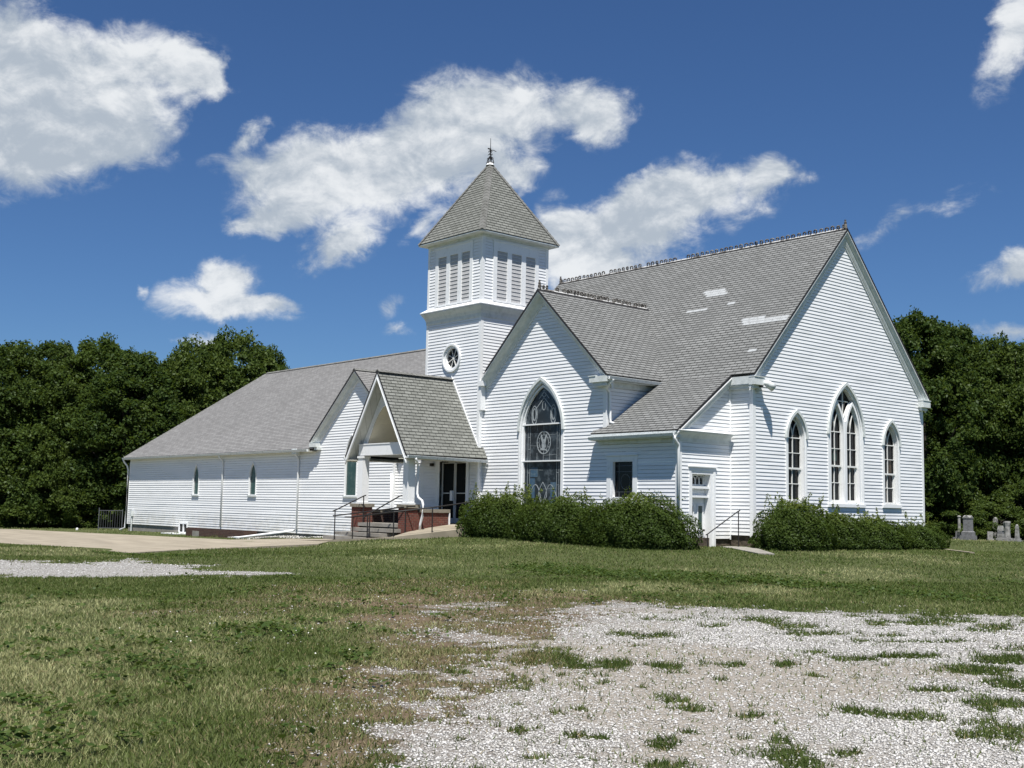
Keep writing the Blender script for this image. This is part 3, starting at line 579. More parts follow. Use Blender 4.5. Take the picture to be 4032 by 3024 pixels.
# bright replacement shingles
def patch(rows):
    s = Vector((1, 0, 0)); t_ = Vector((0, 1, 1.041)).normalized(); n = Vector((0, -1.041, 1)).normalized()
    o = Vector((0, ey, ze)); fr = frame(o, s, t_, n); mb = MB()
    for x0, x1, k in rows: 
        for q_ in range(max(1, round((x1-x0)/.33))): w_ = (x1-x0)/max(1, round((x1-x0)/.33)); mb.prism(fr, rect(x0+q_*w_+.012, k*.15, x0+(q_+1)*w_, (k+1)*.15-.012), .001, .017)
    part(mb, 'shingle_patch', M_patch)
PATCH = []
# ---- trim
def chevron(mb, fr, pts, d1, d2, c0, c1, mi=0):
    for p, q in zip(pts, pts[1:]):
        sl = math.hypot(1, (q[1]-p[1])/(q[0]-p[0])); a, b = d1*sl, d2*sl
        poly = [(p[0], p[1]-b), (q[0], q[1]-b), (q[0], q[1]-a), (p[0], p[1]-a)]
        if q[0] < p[0]: poly.reverse()
        mb.prism(fr, poly, c0, c1, mi)
def crown_slope(mb, fr, pts, prof, mi=0):
    """moulding swept along the rake; prof = [(drop below the roof line, projection)]"""
    for p, q in zip(pts, pts[1:]):
        sl = math.hypot(1, (q[1]-p[1])/(q[0]-p[0])); fl = q[0] < p[0]
        for (d0, c0), (d1, c1) in zip(prof, prof[1:]):
            P = [fr(p[0], p[1]-d1*sl, c1), fr(q[0], q[1]-d1*sl, c1), fr(q[0], q[1]-d0*sl, c0), fr(p[0], p[1]-d0*sl, c0)]
            mb.poly(P[::-1] if fl else P, mi)
        for e in (p, q):
            mb.poly([fr(e[0], e[1]-d*sl, c) for d, c in prof]+[fr(e[0], e[1]-prof[-1][0]*sl, .0), fr(e[0], e[1]-prof[0][0]*sl, .0)], mi)
def rake(fr, pts, r, w=.36, name='rake_board', cut=None):
    mb = MB(); chevron(mb, fr, pts, .072, .098, .0, r-.006); part(mb, name, M_trim)
    k = (w-.14)
    mb = MB(); crown_slope(mb, fr, pts, [(.0985, r-.02), (.0985+k*.10, r-.035), (.0985+k*.35, r*.72), (.0985+k*.6, r*.42), (.0985+k*.85, .10), (w, .065), (w+.001, .0)]); part(mb, 'rake_crown', M_trimgrey)
    mb = MB(); chevron(mb, fr, pts, w+.002, w+.037, .0, .05); part(mb, 'rake_molding', M_trim)
rake(FX(0), [(-.2, ze-.0), (5.56, 11.5), (11.32, ze)], RX, .36)
rake(FY(-2.72), [(-10.85, zcross(-10.85)), (-7.62, 9.01), (-3.95, 5.51)], .34, .34)
rake(FY(-3.17), [(-22.9, zg(-22.9)), (-19.35, 6.84), (-15.8, zg(-15.8))], .28, .34)
rake(FX(-.95), [(-3.03, 3.44), (-.02, 5.6)], .24, .36)
rake(FXn(-15.35), [(-11.32, ze), (-5.56, 11.5), (.2, ze)], .25, .3)
def corner(x, y, z0, z1, sx, sy, w=.13, p=.022, name='corner_board'):
    """sx/sy: which way the two faces look"""
    mb = MB(); xi, yi = x-sx*w, y-sy*w
    mb.box((min(xi, x+sx*p), min(y, y+sy*p), z0), (max(xi, x+sx*p), max(y, y+sy*p), z1))
    mb.box((min(x, x+sx*p), min(yi, y), z0), (max(x, x+sx*p), max(yi, y), z1)); part(mb, name, M_trim)
corner(0, 0, -.05, 5.25, 1, -1); corner(0, 11.11, -.02, 5.25, 1, 1); corner(-.95, -2.72, -.16, 3.4, 1, -1); corner(-4.30, -2.72, 3.46, 5.2, 1, -1)
corner(XT1, YT0, 3.0, 8.4, 1, -1, .12); corner(XT1, YT0, 9.03, 11.8, 1, -1, .12); corner(XT1, YT1, 9.03, 11.8, 1, 1, .12); corner(XT0, YT0, 9.03, 11.8, -1, -1, .12); corner(XT0, YT0, 3.7, 8.4, -1, -1, .12)
corner(XT1, YT1, 5.0, 8.4, 1, 1, .12); corner(XT1, YT0, -.1, 2.6, 1, -1, .10); corner(-44, -3.17, -.62, 3.05, -1, -1, .05); corner(-16.45, -3.17, -.62, 4.2, 1, -1, .06)
mb = MB(); mb.box((-.93, -.035, .0), (-.905, -.015, 5.0)); mb.box((-.949, -.06, -.16), (-.92, -.016, 5.3)); part(mb, 'inside_corner_strip', M_trim)
# tower belt: flared cove, moulding, white sloped cap
mb = MB(); prof = [(8.33, .015), (8.38, .035), (8.5, .045), (8.62, .09), (8.74, .17), (8.80, .21), (8.83, .21)]
def loft(mb, prof, mi=0):
    for (z0, b0), (z1, b1) in zip(prof, prof[1:]):
        A = [(XT0-b0, YT0-b0, z0), (XT1+b0, YT0-b0, z0), (XT1+b0, YT1+b0, z0), (XT0-b0, YT1+b0, z0)]; B = [(XT0-b1, YT0-b1, z1), (XT1+b1, YT0-b1, z1), (XT1+b1, YT1+b1, z1), (XT0-b1, YT1+b1, z1)]
        for i in range(4): j = (i+1) % 4; mb.poly([A[i], A[j], B[j], B[i]], mi)
loft(mb, prof); bl = part(mb, 'belt_cornice', M_trimgrey)
mb = MB(); loft(mb, [(8.831, .23), (8.87, .235), (8.88, .22), (9.03, .012)]); part(mb, 'cornice_cap', M_trim, bl)
mb = MB(); loft(mb, [(11.64, .015), (11.66, .05), (11.73, .05), (11.735, .32), (11.76, .335), (11.80, .335)]); part(mb, 'tower_eave', M_trimgrey)
# belfry louvres
for fr, a0, first in ((FY(YT0), -14.09, 1), (FX(XT1), -2.42, 0), (FXn(XT0), -1.78+1.23, 0), (FYp(YT1), 11.61, 0)):
    mb = MB(); W_ = 2.47; L = [(.20, .75), (.98, 1.52), (1.76, 2.29)]
    if fr is not None:
        a1 = a0+W_; xs = [a0]+[a0+v for ab in L for v in ab]+[a1]
        for i in range(0, 8, 2): mb.prism(fr, rect(xs[i], 9.06, xs[i+1], 11.51), -.02, .045)
        for i in range(1, 7, 2): mb.prism(fr, rect(xs[i], 11.14, xs[i+1], 11.51), -.02, .044); mb.prism(fr, rect(xs[i], 9.04, xs[i+1], 9.12), -.02, .05)
        mb.prism(fr, rect(a0-.03, 11.511, a1+.03, 11.555), .012, .065)
        lf = part(mb, 'belfry_frame', M_trim)
        for i in range(1, 7, 2):
            mb = MB(); z = 9.13; r = random.Random(i)
            while z < 11.10:
                mb.poly([fr(xs[i], z, .01), fr(xs[i+1], z, .01), fr(xs[i+1], z+.150, -.012), fr(xs[i], z+.150, -.012)], 0)
                mb.poly([fr(xs[i], z-.022, .012), fr(xs[i+1], z-.022, .012), fr(xs[i+1], z, .01), fr(xs[i], z, .01)], 2)
                mb.poly([fr(xs[i], z-.022, -.06), fr(xs[i+1], z-.022, -.06), fr(xs[i+1], z-.022, .012), fr(xs[i], z-.022, .012)], 0); z += .158
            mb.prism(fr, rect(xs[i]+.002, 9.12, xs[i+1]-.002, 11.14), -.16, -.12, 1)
            part(mb, 'louvre', [M_louver, M_louverback, M_louverlip], lf)
# round tower window
fr = FY(YT0); mb = MB(); mb.ring(fr, circle(*RW, .585, 36), circle(*RW, .51, 36), .0, .08); mb.ring(fr, circle(*RW, .515, 36), circle(*RW, .44, 36), .0, .02)
mb.ring(fr, circle(*RW, .445, 36), circle(*RW, .41, 36), -.12, .015)
rw = part(mb, 'round_window', M_trim); mb = MB()
for k in range(8):
    a = math.pi*(k/4)+.39; mb.bar(fr, (RW[0]+.05*math.cos(a), RW[1]+.05*math.sin(a)), (RW[0]+.40*math.cos(a), RW[1]+.40*math.sin(a)), .022, -.10, -.07)
mb.prism(fr, circle(*RW, .06, 10), -.10, -.06); part(mb, 'window_spokes', M_sash, rw)
mb = MB(); mb.prism(fr, circle(*RW, .44), -.14, -.11); part(mb, 'pane', M_glass, rw)
# ---- gothic windows
def muntin_window(name, fr, d, kind, label=None):
    A = lambda t, tb=None: arch(d['cx'], d['w'], d['z0'], d['zs'], d['za'], t, tb, 12)
    cx, w, z0, zs, za = d['cx'], d['w'], d['z0'], d['zs'], d['za']
    mb = MB(); t1 = .14 if kind != 'lancet' else .075
    mb.ring(fr, A(0), A(t1*.55, .0 if kind != 'lancet' else .04), .0, .045); mb.ring(fr, A(t1*.55, .0), A(t1, .0), -.16, .03)
    win = part(mb, name, M_trim, CH, label)
    if kind != 'lancet':      # raised hood mould over the arch
        mb = MB(); o = arch(cx, w+.035, z0, zs-.02, za+.07, 0, 0, 12)[2:]; i = arch(cx, w+.035, z0, zs-.02, za+.07, .10, 0, 12)[2:]
        for k in range(len(o)-1):
            mb.prism(fr, [o[k], o[k+1], i[k+1], i[k]], .0, .10)
        part(mb, 'hood_mould', M_trimgrey, win)
        mb = MB(); mb.prism(fr, rect(cx-w-.04, z0-.07, cx+w+.04, z0+.05), .0, .08); part(mb, 'sill', M_trim, win)
    else:
        mb = MB(); mb.prism(fr, rect(cx-w-.05, z0-.05, cx+w+.05, z0+.03), .0, .08); part(mb, 'sill', M_trimgrey, win)
    return win, t1
def lancet_sash(mb, fr, cx, w, z0, zs, za, meet, cb, wood=.045, off=0.):
    """one sash pair filling a lancet: frame ring, meeting rail, muntins, curved bars"""
    A = lambda t, tb=None: arch(cx, w, z0, zs, za, t, tb, 12)
    mb.ring(fr, A(0), A(wood, .10), cb-.03, cb+.01)
    mb.prism(fr, rect(cx-w+.02, meet-.045, cx+w-.02, meet+.02), cb-.02, cb+.035)
    wl = w-wood-.05   # lower sash sits further in
    mb.prism(fr, rect(cx-w+.04, z0+.02, cx-wl, meet-.03), cb-.06, cb-.015); mb.prism(fr, rect(cx+wl, z0+.02, cx+w-.04, meet-.03), cb-.06, cb-.015)
    mb.bar(fr, (cx, z0+.08), (cx, meet-.03), .028, cb-.06, cb-.02); mid = (z0+.1+meet)/2; mb.bar(fr, (cx-w+.04, mid), (cx+w-.04, mid), .028, cb-.06, cb-.021)
    mb.bar(fr, (cx, meet), (cx, zs+.02), .028, cb-.03, cb+.005)
    m2 = (meet+zs)/2; mb.bar(fr, (cx-w+.04, m2), (cx+w-.04, m2), .026, cb-.03, cb+.004); mb.bar(fr, (cx-w+.03, zs), (cx+w-.03, zs), .035, cb-.03, cb+.006)
    h = za-zs; R = (w*w+h*h)/(2*w)
    for sg in (1, -1):
        pts = []
        for k in range(7):
            th = k/6*math.acos(min(1, (R-w*.55)/R))*1.0; pts.append((cx+sg*((R-w*.0)*math.cos(th)-R+0.0), zs+R*math.sin(th)))
        mb.bars(fr, pts, .03, cb-.03, cb+.003)
def pane(fr, out, c, m, win, name='pane', label=None):
    mb = MB(); mb.prism(fr, out, c-.02, c); part(mb, name, m, win, label)
fr = FX(0)
for d in (smL, smR):
    win, t1 = muntin_window('gothic_window', fr, d, 'small'); mb = MB()
    lancet_sash(mb, fr, d['cx']-.03, d['w']-t1+.01, d['z0']+.04, d['zs'], d['za']-.21, 2.36, -.11); part(mb, 'sash', M_sash, win)
    pane(fr, arch(d['cx'], d['w']-.1, d['z0'], d['zs'], d['za']-.14), -.17, M_glass, win); win_r = win
win, t1 = muntin_window('double_gothic_window', fr, bigw, 'big'); mb = MB(); cx, w = bigw['cx'], bigw['w']
iw = (w-t1)/2; sub = []
for sg in (-1, 1):
    c = cx+sg*(iw-.0); lw = iw-.10; sub.append((c, lw))
    mb.ring(fr, arch(c, iw-.005, bigw['z0']+.05, 3.72, 4.98, 0, 0, 12), arch(c, iw-.005, bigw['z0']+.05, 3.72, 4.98, .10, .03, 12), -.15, -.0)
mb.prism(fr, [(cx, 4.22), (cx+.22, 4.62), (cx+.05, 4.78), (cx-.05, 4.78), (cx-.22, 4.62)][:0] or rect(cx-.07, bigw['z0']+.04, cx+.07, 4.2), -.149, .012)
part(mb, 'tracery', M_trim, win); mb = MB()
for c, lw in sub: lancet_sash(mb, fr, c-.02, lw, bigw['z0']+.09, 3.80, 4.83, 2.55, -.11)
mb.bar(fr, (cx, 4.35), (cx, 5.36), .03, -.13, -.09); mb.bar(fr, (cx-.35, 4.96), (cx+.35, 4.96), .03, -.13, -.091)
mb.bar(fr, (cx-.42, 4.93), (cx-.02, 4.34), .05, -.13, -.08); mb.bar(fr, (cx+.42, 4.93), (cx+.02, 4.34), .05, -.13, -.08)
part(mb, 'sash', M_sash, win); pane(fr, arch(cx, w-.1, bigw['z0'], bigw['zs'], bigw['za']-.12), -.17, M_glass, win)
mb = MB(); mb.prism(fr, rect(4.98, 2.72, 5.22, 3.20), -.165, -.162); part(mb, 'replacement_pane', M_tealglass, win)
mb = MB(); mb.prism(fr, rect(8.68, 2.42, 8.98, 2.92), -.165, -.162); part(mb, 'replacement_pane', mat('amber_glass', (.05, .03, .015), .2), win_r)
# stained-glass window in the cross gable
fr = FY(-2.72); win, t1 = muntin_window('stained_glass_window', fr, stw, 'big', 'tall pointed window with a dove medallion in leaded glass'); cx, w = stw['cx'], stw['w']
inner = arch(cx+.0, w-t1, stw['z0'], stw['zs'], stw['za']-.22, .0, 0, 12)
mb = MB(); mb.ring(fr, inner, arch(cx, w-t1, stw['z0'], stw['zs'], stw['za']-.22, .07, .05, 12), -.14, -.04)
for z in (2.54, 3.92): mb.prism(fr, rect(cx-w+t1, z-.025, cx+w-t1, z+.025), -.12, -.03)
part(mb, 'sash', M_trim, win); gc = -.12
pane(fr, inner, gc, M_stained, win)
mb = MB(); q = .0
for x in (-.86, -.74, .74, .86): mb.bar(fr, (cx+x, .8), (cx+x, 3.9), .014, gc, gc+.006)
for z in (1.2, 1.65, 2.1, 3.0, 3.45): 
    for a in ((-.86, -.74), (.74, .86)): mb.bar(fr, (cx+a[0], z), (cx+a[1], z), .014, gc, gc+.006)
for z, s_ in ((2.2, -1), (2.75, 1), (3.1, -1), (3.5, 1), (1.5, 1)): mb.bar(fr, (cx+.0*s_, z), (cx+.74*s_, z+.03), .010, gc, gc+.005)
for x in (-.35, .35, 0): mb.bar(fr, (cx+x, 2.56), (cx+x, 2.85), .010, gc, gc+.006); mb.bar(fr, (cx+x, 3.7), (cx+x, 3.9), .010, gc, gc+.006)
for sg in (1, -1):   # crossed diagonals at the top and scrolls
    mb.bar(fr, (cx+sg*.05, 5.2), (cx-sg*.28, 4.88), .028, gc, gc+.008); mb.bar(fr, (cx+sg*.13, 5.05), (cx-sg*.4, 4.55), .028, gc, gc+.009)
    for rr, off in ((.24, .0), (.15, .02)):
        pts = [(cx+sg*.52+rr*.62*math.cos(a), 4.28+off+rr*1.45*math.sin(a)) for a in [math.pi*2*k/16 for k in range(17)]]; mb.bars(fr, pts, .03 if rr > .2 else .05, gc, gc+.009)
    pts = [(cx+sg*(.05+.75*k/8), 1.0+.9*math.sin(k/8*math.pi*.9)*(1-k/16)) for k in range(9)]; mb.bars(fr, pts, .025, gc, gc+.008)
    pts = [(cx+sg*.22*math.sin(math.pi*k/8), .9+.85*k/8) for k in range(9)]; mb.bars(fr, pts, .028, gc, gc+.008)
pts = [(cx+.09*math.cos(a), 4.62+.17*math.sin(a)) for a in [math.pi*2*k/14 for k in range(15)]]; mb.bars(fr, pts, .02, gc, gc+.009)
mc = (cx+.02, 3.23); EL = lambda r: [(mc[0]+r*.88*math.cos(2*math.pi*k/28), mc[1]+r*math.sin(2*math.pi*k/28)) for k in range(29)]
mb.bars(fr, EL(.42), .035, gc, gc+.01); mb.bars(fr, EL(.29), .018, gc, gc+.008)
for k in range(12): a = 2*math.pi*k/12; mb.bar(fr, (mc[0]+.26*math.cos(a), mc[1]+.29*math.sin(a)), (mc[0]+.37*math.cos(a), mc[1]+.41*math.sin(a)), .018, gc, gc+.008)
part(mb, 'leading', M_pale, win)
mb = MB(); c_ = gc+.004   # dove: body, two raised wings, tail, head
mb.prism(fr, [(mc[0]+.0, mc[1]-.27), (mc[0]+.12, mc[1]-.17), (mc[0]+.08, mc[1]+.02), (mc[0]-.02, mc[1]+.07), (mc[0]-.11, mc[1]-.05), (mc[0]-.09, mc[1]-.2)], c_, c_+.01)
mb.prism(fr, [(mc[0]+.02, mc[1]-.04), (mc[0]+.09, mc[1]-.06), (mc[0]+.17, mc[1]+.27), (mc[0]+.12, mc[1]+.29), (mc[0]+.07, mc[1]+.2)], c_, c_+.012)
mb.prism(fr, [(mc[0]-.07, mc[1]-.05), (mc[0]-.01, mc[1]-.02), (mc[0]-.06, mc[1]+.16), (mc[0]-.13, mc[1]+.29), (mc[0]-.18, mc[1]+.25)], c_, c_+.013)
mb.prism(fr, [(mc[0]-.2, mc[1]-.28), (mc[0]+.16, mc[1]-.3), (mc[0]+.02, mc[1]-.2), (mc[0]-.13, mc[1]-.2)], c_, c_+.011)
mb.prism(fr, circle(mc[0]+.0, mc[1]+.08, .045, 10), c_, c_+.014); part(mb, 'dove', M_pale, win)
mb = MB()
for a, b_, c, d in ((-.72, 1.15, -.45, 1.9), (.42, 1.2, .72, 1.75), (-.7, 1.95, -.3, 2.3), (.35, .9, .7, 1.1)): mb = MB(); mb.prism(fr, rect(cx+a, b_, cx+c, d), gc, gc+.002); part(mb, 'blue_glass', M_stainedblue, win)
# small square stained window
x0, z0, x1, z1 = sqw; mb = MB(); mb.ring(fr, rect(x0, z0, x1, z1), rect(x0+.2, z0+.15, x1-.2, z1-.16), .0, .04); mb.ring(fr, rect(x0+.19, z0+.14, x1-.19, z1-.15), rect(x0+.27, z0+.22, x1-.23, z1-.2), -.15, .02)
mb.prism(fr, rect(x0-.03, z1+.001, x1+.03, z1+.04), .0, .08)
win = part(mb, 'square_window', M_trim); pane(fr, rect(x0+.2, z0+.15, x1-.2, z1-.16), -.11, M_glass, win)
mb = MB(); c2 = ((x0+x1)/2+.05, 1.75); mb.bars(fr, [(c2[0]+.22*math.cos(2*math.pi*k/20), c2[1]+.26*math.sin(2*math.pi*k/20)) for k in range(21)], .014, -.11, -.104)
for a in (-.3, .3): mb.bar(fr, (c2[0]+a, 1.2), (c2[0]+a, 2.4), .012, -.11, -.104)
for z in (1.4, 2.1, 2.3): mb.bar(fr, (c2[0]-.45, z), (c2[0]+.45, z), .012, -.11, -.105)
part(mb, 'leading', M_lead, win)
# annex lancets
fr = FY(-3.17)
for d in lanc:
    win, t1 = muntin_window('lancet_window', fr, d, 'lancet'); pane(fr, arch(d['cx'], d['w']-.05, d['z0']+.0, d['zs'], d['za']-.06), -.04, M_tealglass, win)
mb = MB(); mb.ring(fr, rect(-36.87, -.98, -35.80, -.38), rect(-36.77, -.9, -35.90, -.46), .0, .05); mb.prism(fr, rect(-36.36, -.9, -36.28, -.46), -.02, .045)
win = part(mb, 'basement_window', M_trim); pane(fr, rect(-36.8, -.95, -35.86, -.4), -.02, M_glass, win)
# ---- side door in the low wing
fr = FX(-.95); mb = MB(); o = [(-2.22, -.6), (-.85, -.6), (-.85, 2.25), (-2.22, 2.25)]; i = [(-2.05, -.6), (-1.10, -.6), (-1.10, 2.02), (-2.05, 2.02)]
mb.ring(fr, o, [(-2.12, -.6), (-.97, -.6), (-.97, 2.13), (-2.12, 2.13)], .0, .035); mb.ring(fr, [(-2.12, -.6), (-.97, -.6), (-.97, 2.13), (-2.12, 2.13)], i, -.34, .015)
mb.prism(fr, rect(-2.26, 2.251, -.81, 2.29), .0, .08); mb.prism(fr, rect(-2.05, 1.54, -1.10, 1.62), -.33, -.05); mb.prism(fr, rect(-2.05, 1.24, -1.10, 1.31), -.33, -.08)
mb.prism(fr, rect(-2.05, 1.311, -1.10, 1.539), -.33, -.24)
sd = part(mb, 'side_door', M_trim); mb = MB(); mb.prism(fr, rect(-2.04, -.5, -1.11, 1.24), -.32, -.26)
for a, b_ in ((-1.98, -1.66), (-1.49, -1.17)): mb.ring(fr, rect(a, .12, b_, 1.02), rect(a+.05, .17, b_-.05, .97), -.26, -.235); mb.ring(fr, rect(a, -.42, b_, .0), rect(a+.05, -.37, b_-.05, -.05), -.26, -.235)
part(mb, 'door_leaf', M_trim, sd); mb = MB()
for a in (-1.92, -1.43): mb.prism(fr, rect(a, .18, a+.2, .96), -.258, -.25)
part(mb, 'door_glass', M_tealglass, sd)
mb = MB(); mb.ring(fr, rect(-2.04, 1.63, -1.11, 2.02), rect(-1.98, 1.68, -1.17, 1.97), -.30, -.24)
for k in range(4):
    c = -1.88+k*.205; mb.ring(fr, arch(c, .10, 1.68, 1.82, 1.97, 0, 0, 6), arch(c, .10, 1.68, 1.82, 1.97, .02, .01, 6), -.29, -.25)
part(mb, 'transom', M_sash, sd); mb = MB(); mb.prism(fr, rect(-2.02, 1.64, -1.13, 2.0), -.32, -.29); part(mb, 'transom_glass', M_glass, sd)
mb = MB(); mb.tube([(-1.2, -1.2, .15), (-1.12, -1.2, .15)], .035, 8); mb.box((-1.215, -1.23, .08), (-1.2, -1.17, .24)); part(mb, 'door_knob', M_dark, sd)
# pent cornice over the side door
mb = MB(); F_ = FX(-.95)
mb.prism(frame((0, 0, 0), (1, 0, 0), (0, 0, 1), (0, -1, 0)), [(-.95, 3.08), (-.92, 3.08), (-.90, 3.2), (-.84, 3.3), (-.74, 3.38), (-.73, 3.42), (-.95, 3.42)], .12, 3.05)
pc = part(mb, 'pent_cornice', M_trimgrey); mb = MB(); mb.prism(frame((0, 0, 0), (1, 0, 0), (0, 0, 1), (0, -1, 0)), [(-.95, 3.421), (-.70, 3.421), (-.70, 3.44), (-.95, 3.53)], .10, 2.98); part(mb, 'cornice_cap', M_trim, pc)
# eaves, returns, gutters
mb = MB(); mb.box((-.93, -.20, 5.10), (.0, .0, 5.13)); mb.box((-.93, -.21, 5.131), (.0, -.17, 5.40)); mb.box((-.93, -.12, 4.98), (.0, -.016, 5.099)); part(mb, 'nave_eave', M_trimgrey)
for y0, y1 in ((-.22, .34), (10.78, 11.33)):
    mb = MB(); mb.box((.0, y0, 5.10), (.25, y1, 5.36)); mb.box((.0, y0+.05, 4.98), (.14, y1-.05, 5.099)); mb.box((.0, y0-.01, 5.361), (.27, y1+.02, 5.39)); part(mb, 'eave_return', M_trimgrey)
mb = MB(); mb.box((-4.82, -3.07, 5.25), (-3.96, -2.72, 5.46)); mb.box((-4.70, -3.0, 5.12), (-4.08, -2.72, 5.249)); mb.box((-4.86, -3.09, 5.461), (-4.5, -2.72, 5.49)); part(mb, 'eave_return', M_trimgrey)
mb = MB(); mb.box((-11.03, -3.05, 5.55), (-10.80, -2.74, 5.75)); mb.box((-11.03, -3.0, 4.6), (-10.93, -2.74, 5.549)); part(mb, 'eave_return', M_trim)
mb = MB(); mb.box((-4.28, -2.7, 5.28), (-3.95, -.1, 5.31)); mb.box((-4.28, -2.7, 5.10), (-4.23, .0, 5.279)); part(mb, 'transept_eave', M_trimgrey)
def gutter(p, q, out, drop=0., name='gutter', lip=True):
    """U gutter along p-q, projecting along out"""
    p, q, o = Vector(p), Vector(q), Vector(out); mb = MB(); w, h = .11, .10; Z = Vector((0, 0, 1)); q = q-Z*drop
    prof = [(0, 0), (0, -h), (w*.7, -h), (w, -.0), (w+.008, 0), (w+.008, -.012), (w*.75, -h-.008), (-.008, -h-.008), (-.008, 0)]
    P = [p+o*a+Z*b for a, b in prof]; Q = [q+o*a+Z*b for a, b in prof]; n = len(prof)
    for i in range(n): j = (i+1) % n; mb.poly([P[i], Q[i], Q[j], P[j]])
    mb.poly(P); mb.poly(Q[::-1]); L = (q-p).length; k = max(2, int(L/1.3))
    for i in range(k+1):
        c = p+(q-p)*(i/k); d = (q-p).normalized()*.02; mb.poly([c-d+o*(-.02)+Z*.02, c+d+o*(-.02)+Z*.02, c+d+o*(w+.004)+Z*.006, c-d+o*(w+.004)+Z*.006])
    return part(mb, name, M_gutter)
gutter((-3.91, -3.05, 5.43), (-3.91, -.35, 5.42), (1, 0, 0)); gutter((-4.72, -3.08, 3.30), (-.80, -3.08, 3.33), (0, -1, 0)); gutter((-44.3, -3.48, 3.33), (-22.95, -3.48, 3.33), (0, -1, 0))
gutter((-10.74, YP+.02, 2.66), (-10.74, -2.8, 2.62), (1, 0, 0)); gutter((-14.92, YP+.02, 2.66), (-14.92, -3.2, 2.66), (-1, 0, 0))
# soffits
mb = MB(); mb.box((-44.3, -3.46, 3.22), (-22.7, -3.17, 3.25)); mb.box((-44.3, -3.475, 3.22), (-22.9, -3.462, 3.34)); part(mb, 'annex_soffit', M_soffitcream)
mb = MB(); mb.box((-22.93, -3.47, 3.42), (-22.35, -3.18, 3.6)); mb.box((-22.6, -3.4, 3.3), (-22.3, -3.18, 3.419)); part(mb, 'eave_return', M_trimgrey)
mb = MB(); mb.box((-4.7, -3.05, 3.18), (-.80, -2.72, 3.21)); mb.box((-4.71, -3.07, 3.18), (-.80, -3.052, 3.40)); mb.box((-4.55, -2.80, 3.06), (-.9, -2.735, 3.179)); part(mb, 'side_wing_eave', M_trimgrey)
# downspouts
def spout(pts, w=.045, name='downspout', lab=None, m=None): mb = MB(); mb.tube(pts, w, 8); return part(mb, name, m or M_trim, CH, lab, smooth=True)
spout([(-31.92, -3.50, 3.24), (-31.92, -3.45, 3.14), (-31.92, -3.25, 2.95), (-31.92, -3.23, 2.8), (-31.88, -3.23, -.52)], .05)
spout([(-24.22, -3.5, 3.24), (-24.22, -3.45, 3.14), (-24.22, -3.25, 2.95), (-24.22, -3.23, 2.8), (-24.18, -3.23, -.42), (-24.3, -3.35, -.5), (-27.9, -4.2, -.93), (-28.3, -4.3, -.95)], .055, lab='downspout whose foot runs out along the ground')
mb = MB(); mb.box((-24.42, -3.52, 3.12), (-24.0, -3.30, 3.38)); part(mb, 'rain_head', M_trimgrey)
spout([(-44.28, -3.5, 3.22), (-44.28, -3.45, 3.1), (-44.12, -3.3, 2.85), (-44.08, -3.25, 2.6), (-44.12, -3.25, -.85), (-44.3, -3.5, -1.0)], .055)
spout([(-16.50, -3.24, 2.15), (-16.50, -3.24, -.5)], .05)
spout([(-3.83, -2.85, 5.34), (-3.98, -2.85, 5.22), (-4.2, -2.82, 5.05), (-4.22, -2.62, 4.9), (-4.22, -2.60, 4.0), (-4.2, -2.6, 3.85), (-4.05, -2.58, 3.80)], .05)
spout([(-.84, -3.1, 3.24), (-.84, -3.05, 3.12), (-.86, -2.84, 2.95), (-.87, -2.82, 2.8), (-.87, -2.82, -.2)], .05)
spout([(-10.66, -6.3, 2.55), (-10.72, -6.2, 2.45), (-10.94, -5.98, 2.35), (-10.96, -5.95, 2.2), (-10.96, -5.95, 1.25), (-10.90, -5.95, 1.1), (-10.72, -5.9, .98), (-10.66, -5.9, .85), (-10.68, -5.9, .4), (-10.80, -5.9, .1), (-10.82, -5.9, -.12)], .045)
# ---- porch
PY0, PY1 = -6.37, -6.05
for x0 in (-14.38, -11.32):
    mb = MB(); mb.box((x0, PY0, .90), (x0+.32, PY1, 2.70)); mb.box((x0-.03, PY0-.03, .83), (x0+.35, PY1+.03, .90)); mb.box((x0-.03, PY0-.03, 2.62), (x0+.35, PY1+.03, 2.7)); part(mb, 'porch_post', M_trim)
for x0, x1 in ((-14.66, -14.05), (-11.49, -11.03)):
    mb = MB(); mb.box((x0, -6.42, -1.0), (x1, -5.85, .70)); pr = part(mb, 'porch_pier', M_brick); mb = MB(); mb.box((x0-.06, -6.47, .70), (x1+.06, -5.79, .83)); part(mb, 'pier_cap', M_stonecap, pr)
mb = MB(); mb.box((-11.30, -5.85, -1.0), (-11.05, -4.38, .54)); pw_ = part(mb, 'porch_low_wall', M_brick); mb = MB(); mb.box((-11.36, -5.789, .54), (-11.0, -4.33, .67)); part(mb, 'wall_cap', M_stonecap, pw_)
mb = MB(); mb.box((-11.06, -4.37, .08), (-11.0, -4.33, .535)); part(mb, 'white_post', M_trim, pw_)
mb = MB(); mb.box((-14.66, -5.85, -1.0), (-14.40, -3.2, .50)); pw_ = part(mb, 'porch_low_wall', M_brickbrown); mb = MB(); mb.box((-14.70, -5.789, .50), (-14.36, -3.2, .62)); part(mb, 'wall_cap', M_stonecap, pw_)  # darker brick than the right wall: porch shade put into its colour
mb = MB(); mb.box((-14.4, -6.3, -.9), (-11.3, -2.99, .10)); mb.box((-11.3, -4.36, -.9), (-10.98, -2.98, .10)); part(mb, 'porch_floor', M_conc)
for z, y0, x0, x1 in ((.10, -6.52, -14.04, -11.50), (-.09, -6.85, -14.04, -11.3), (-.26, -7.2, -14.6, -11.6), (-.43, -7.55, -14.9, -12.2)):
    mb = MB(); mb.box((x0, y0, z-.13), (x1, -6.25, z)); part(mb, 'stone_step', M_conc)
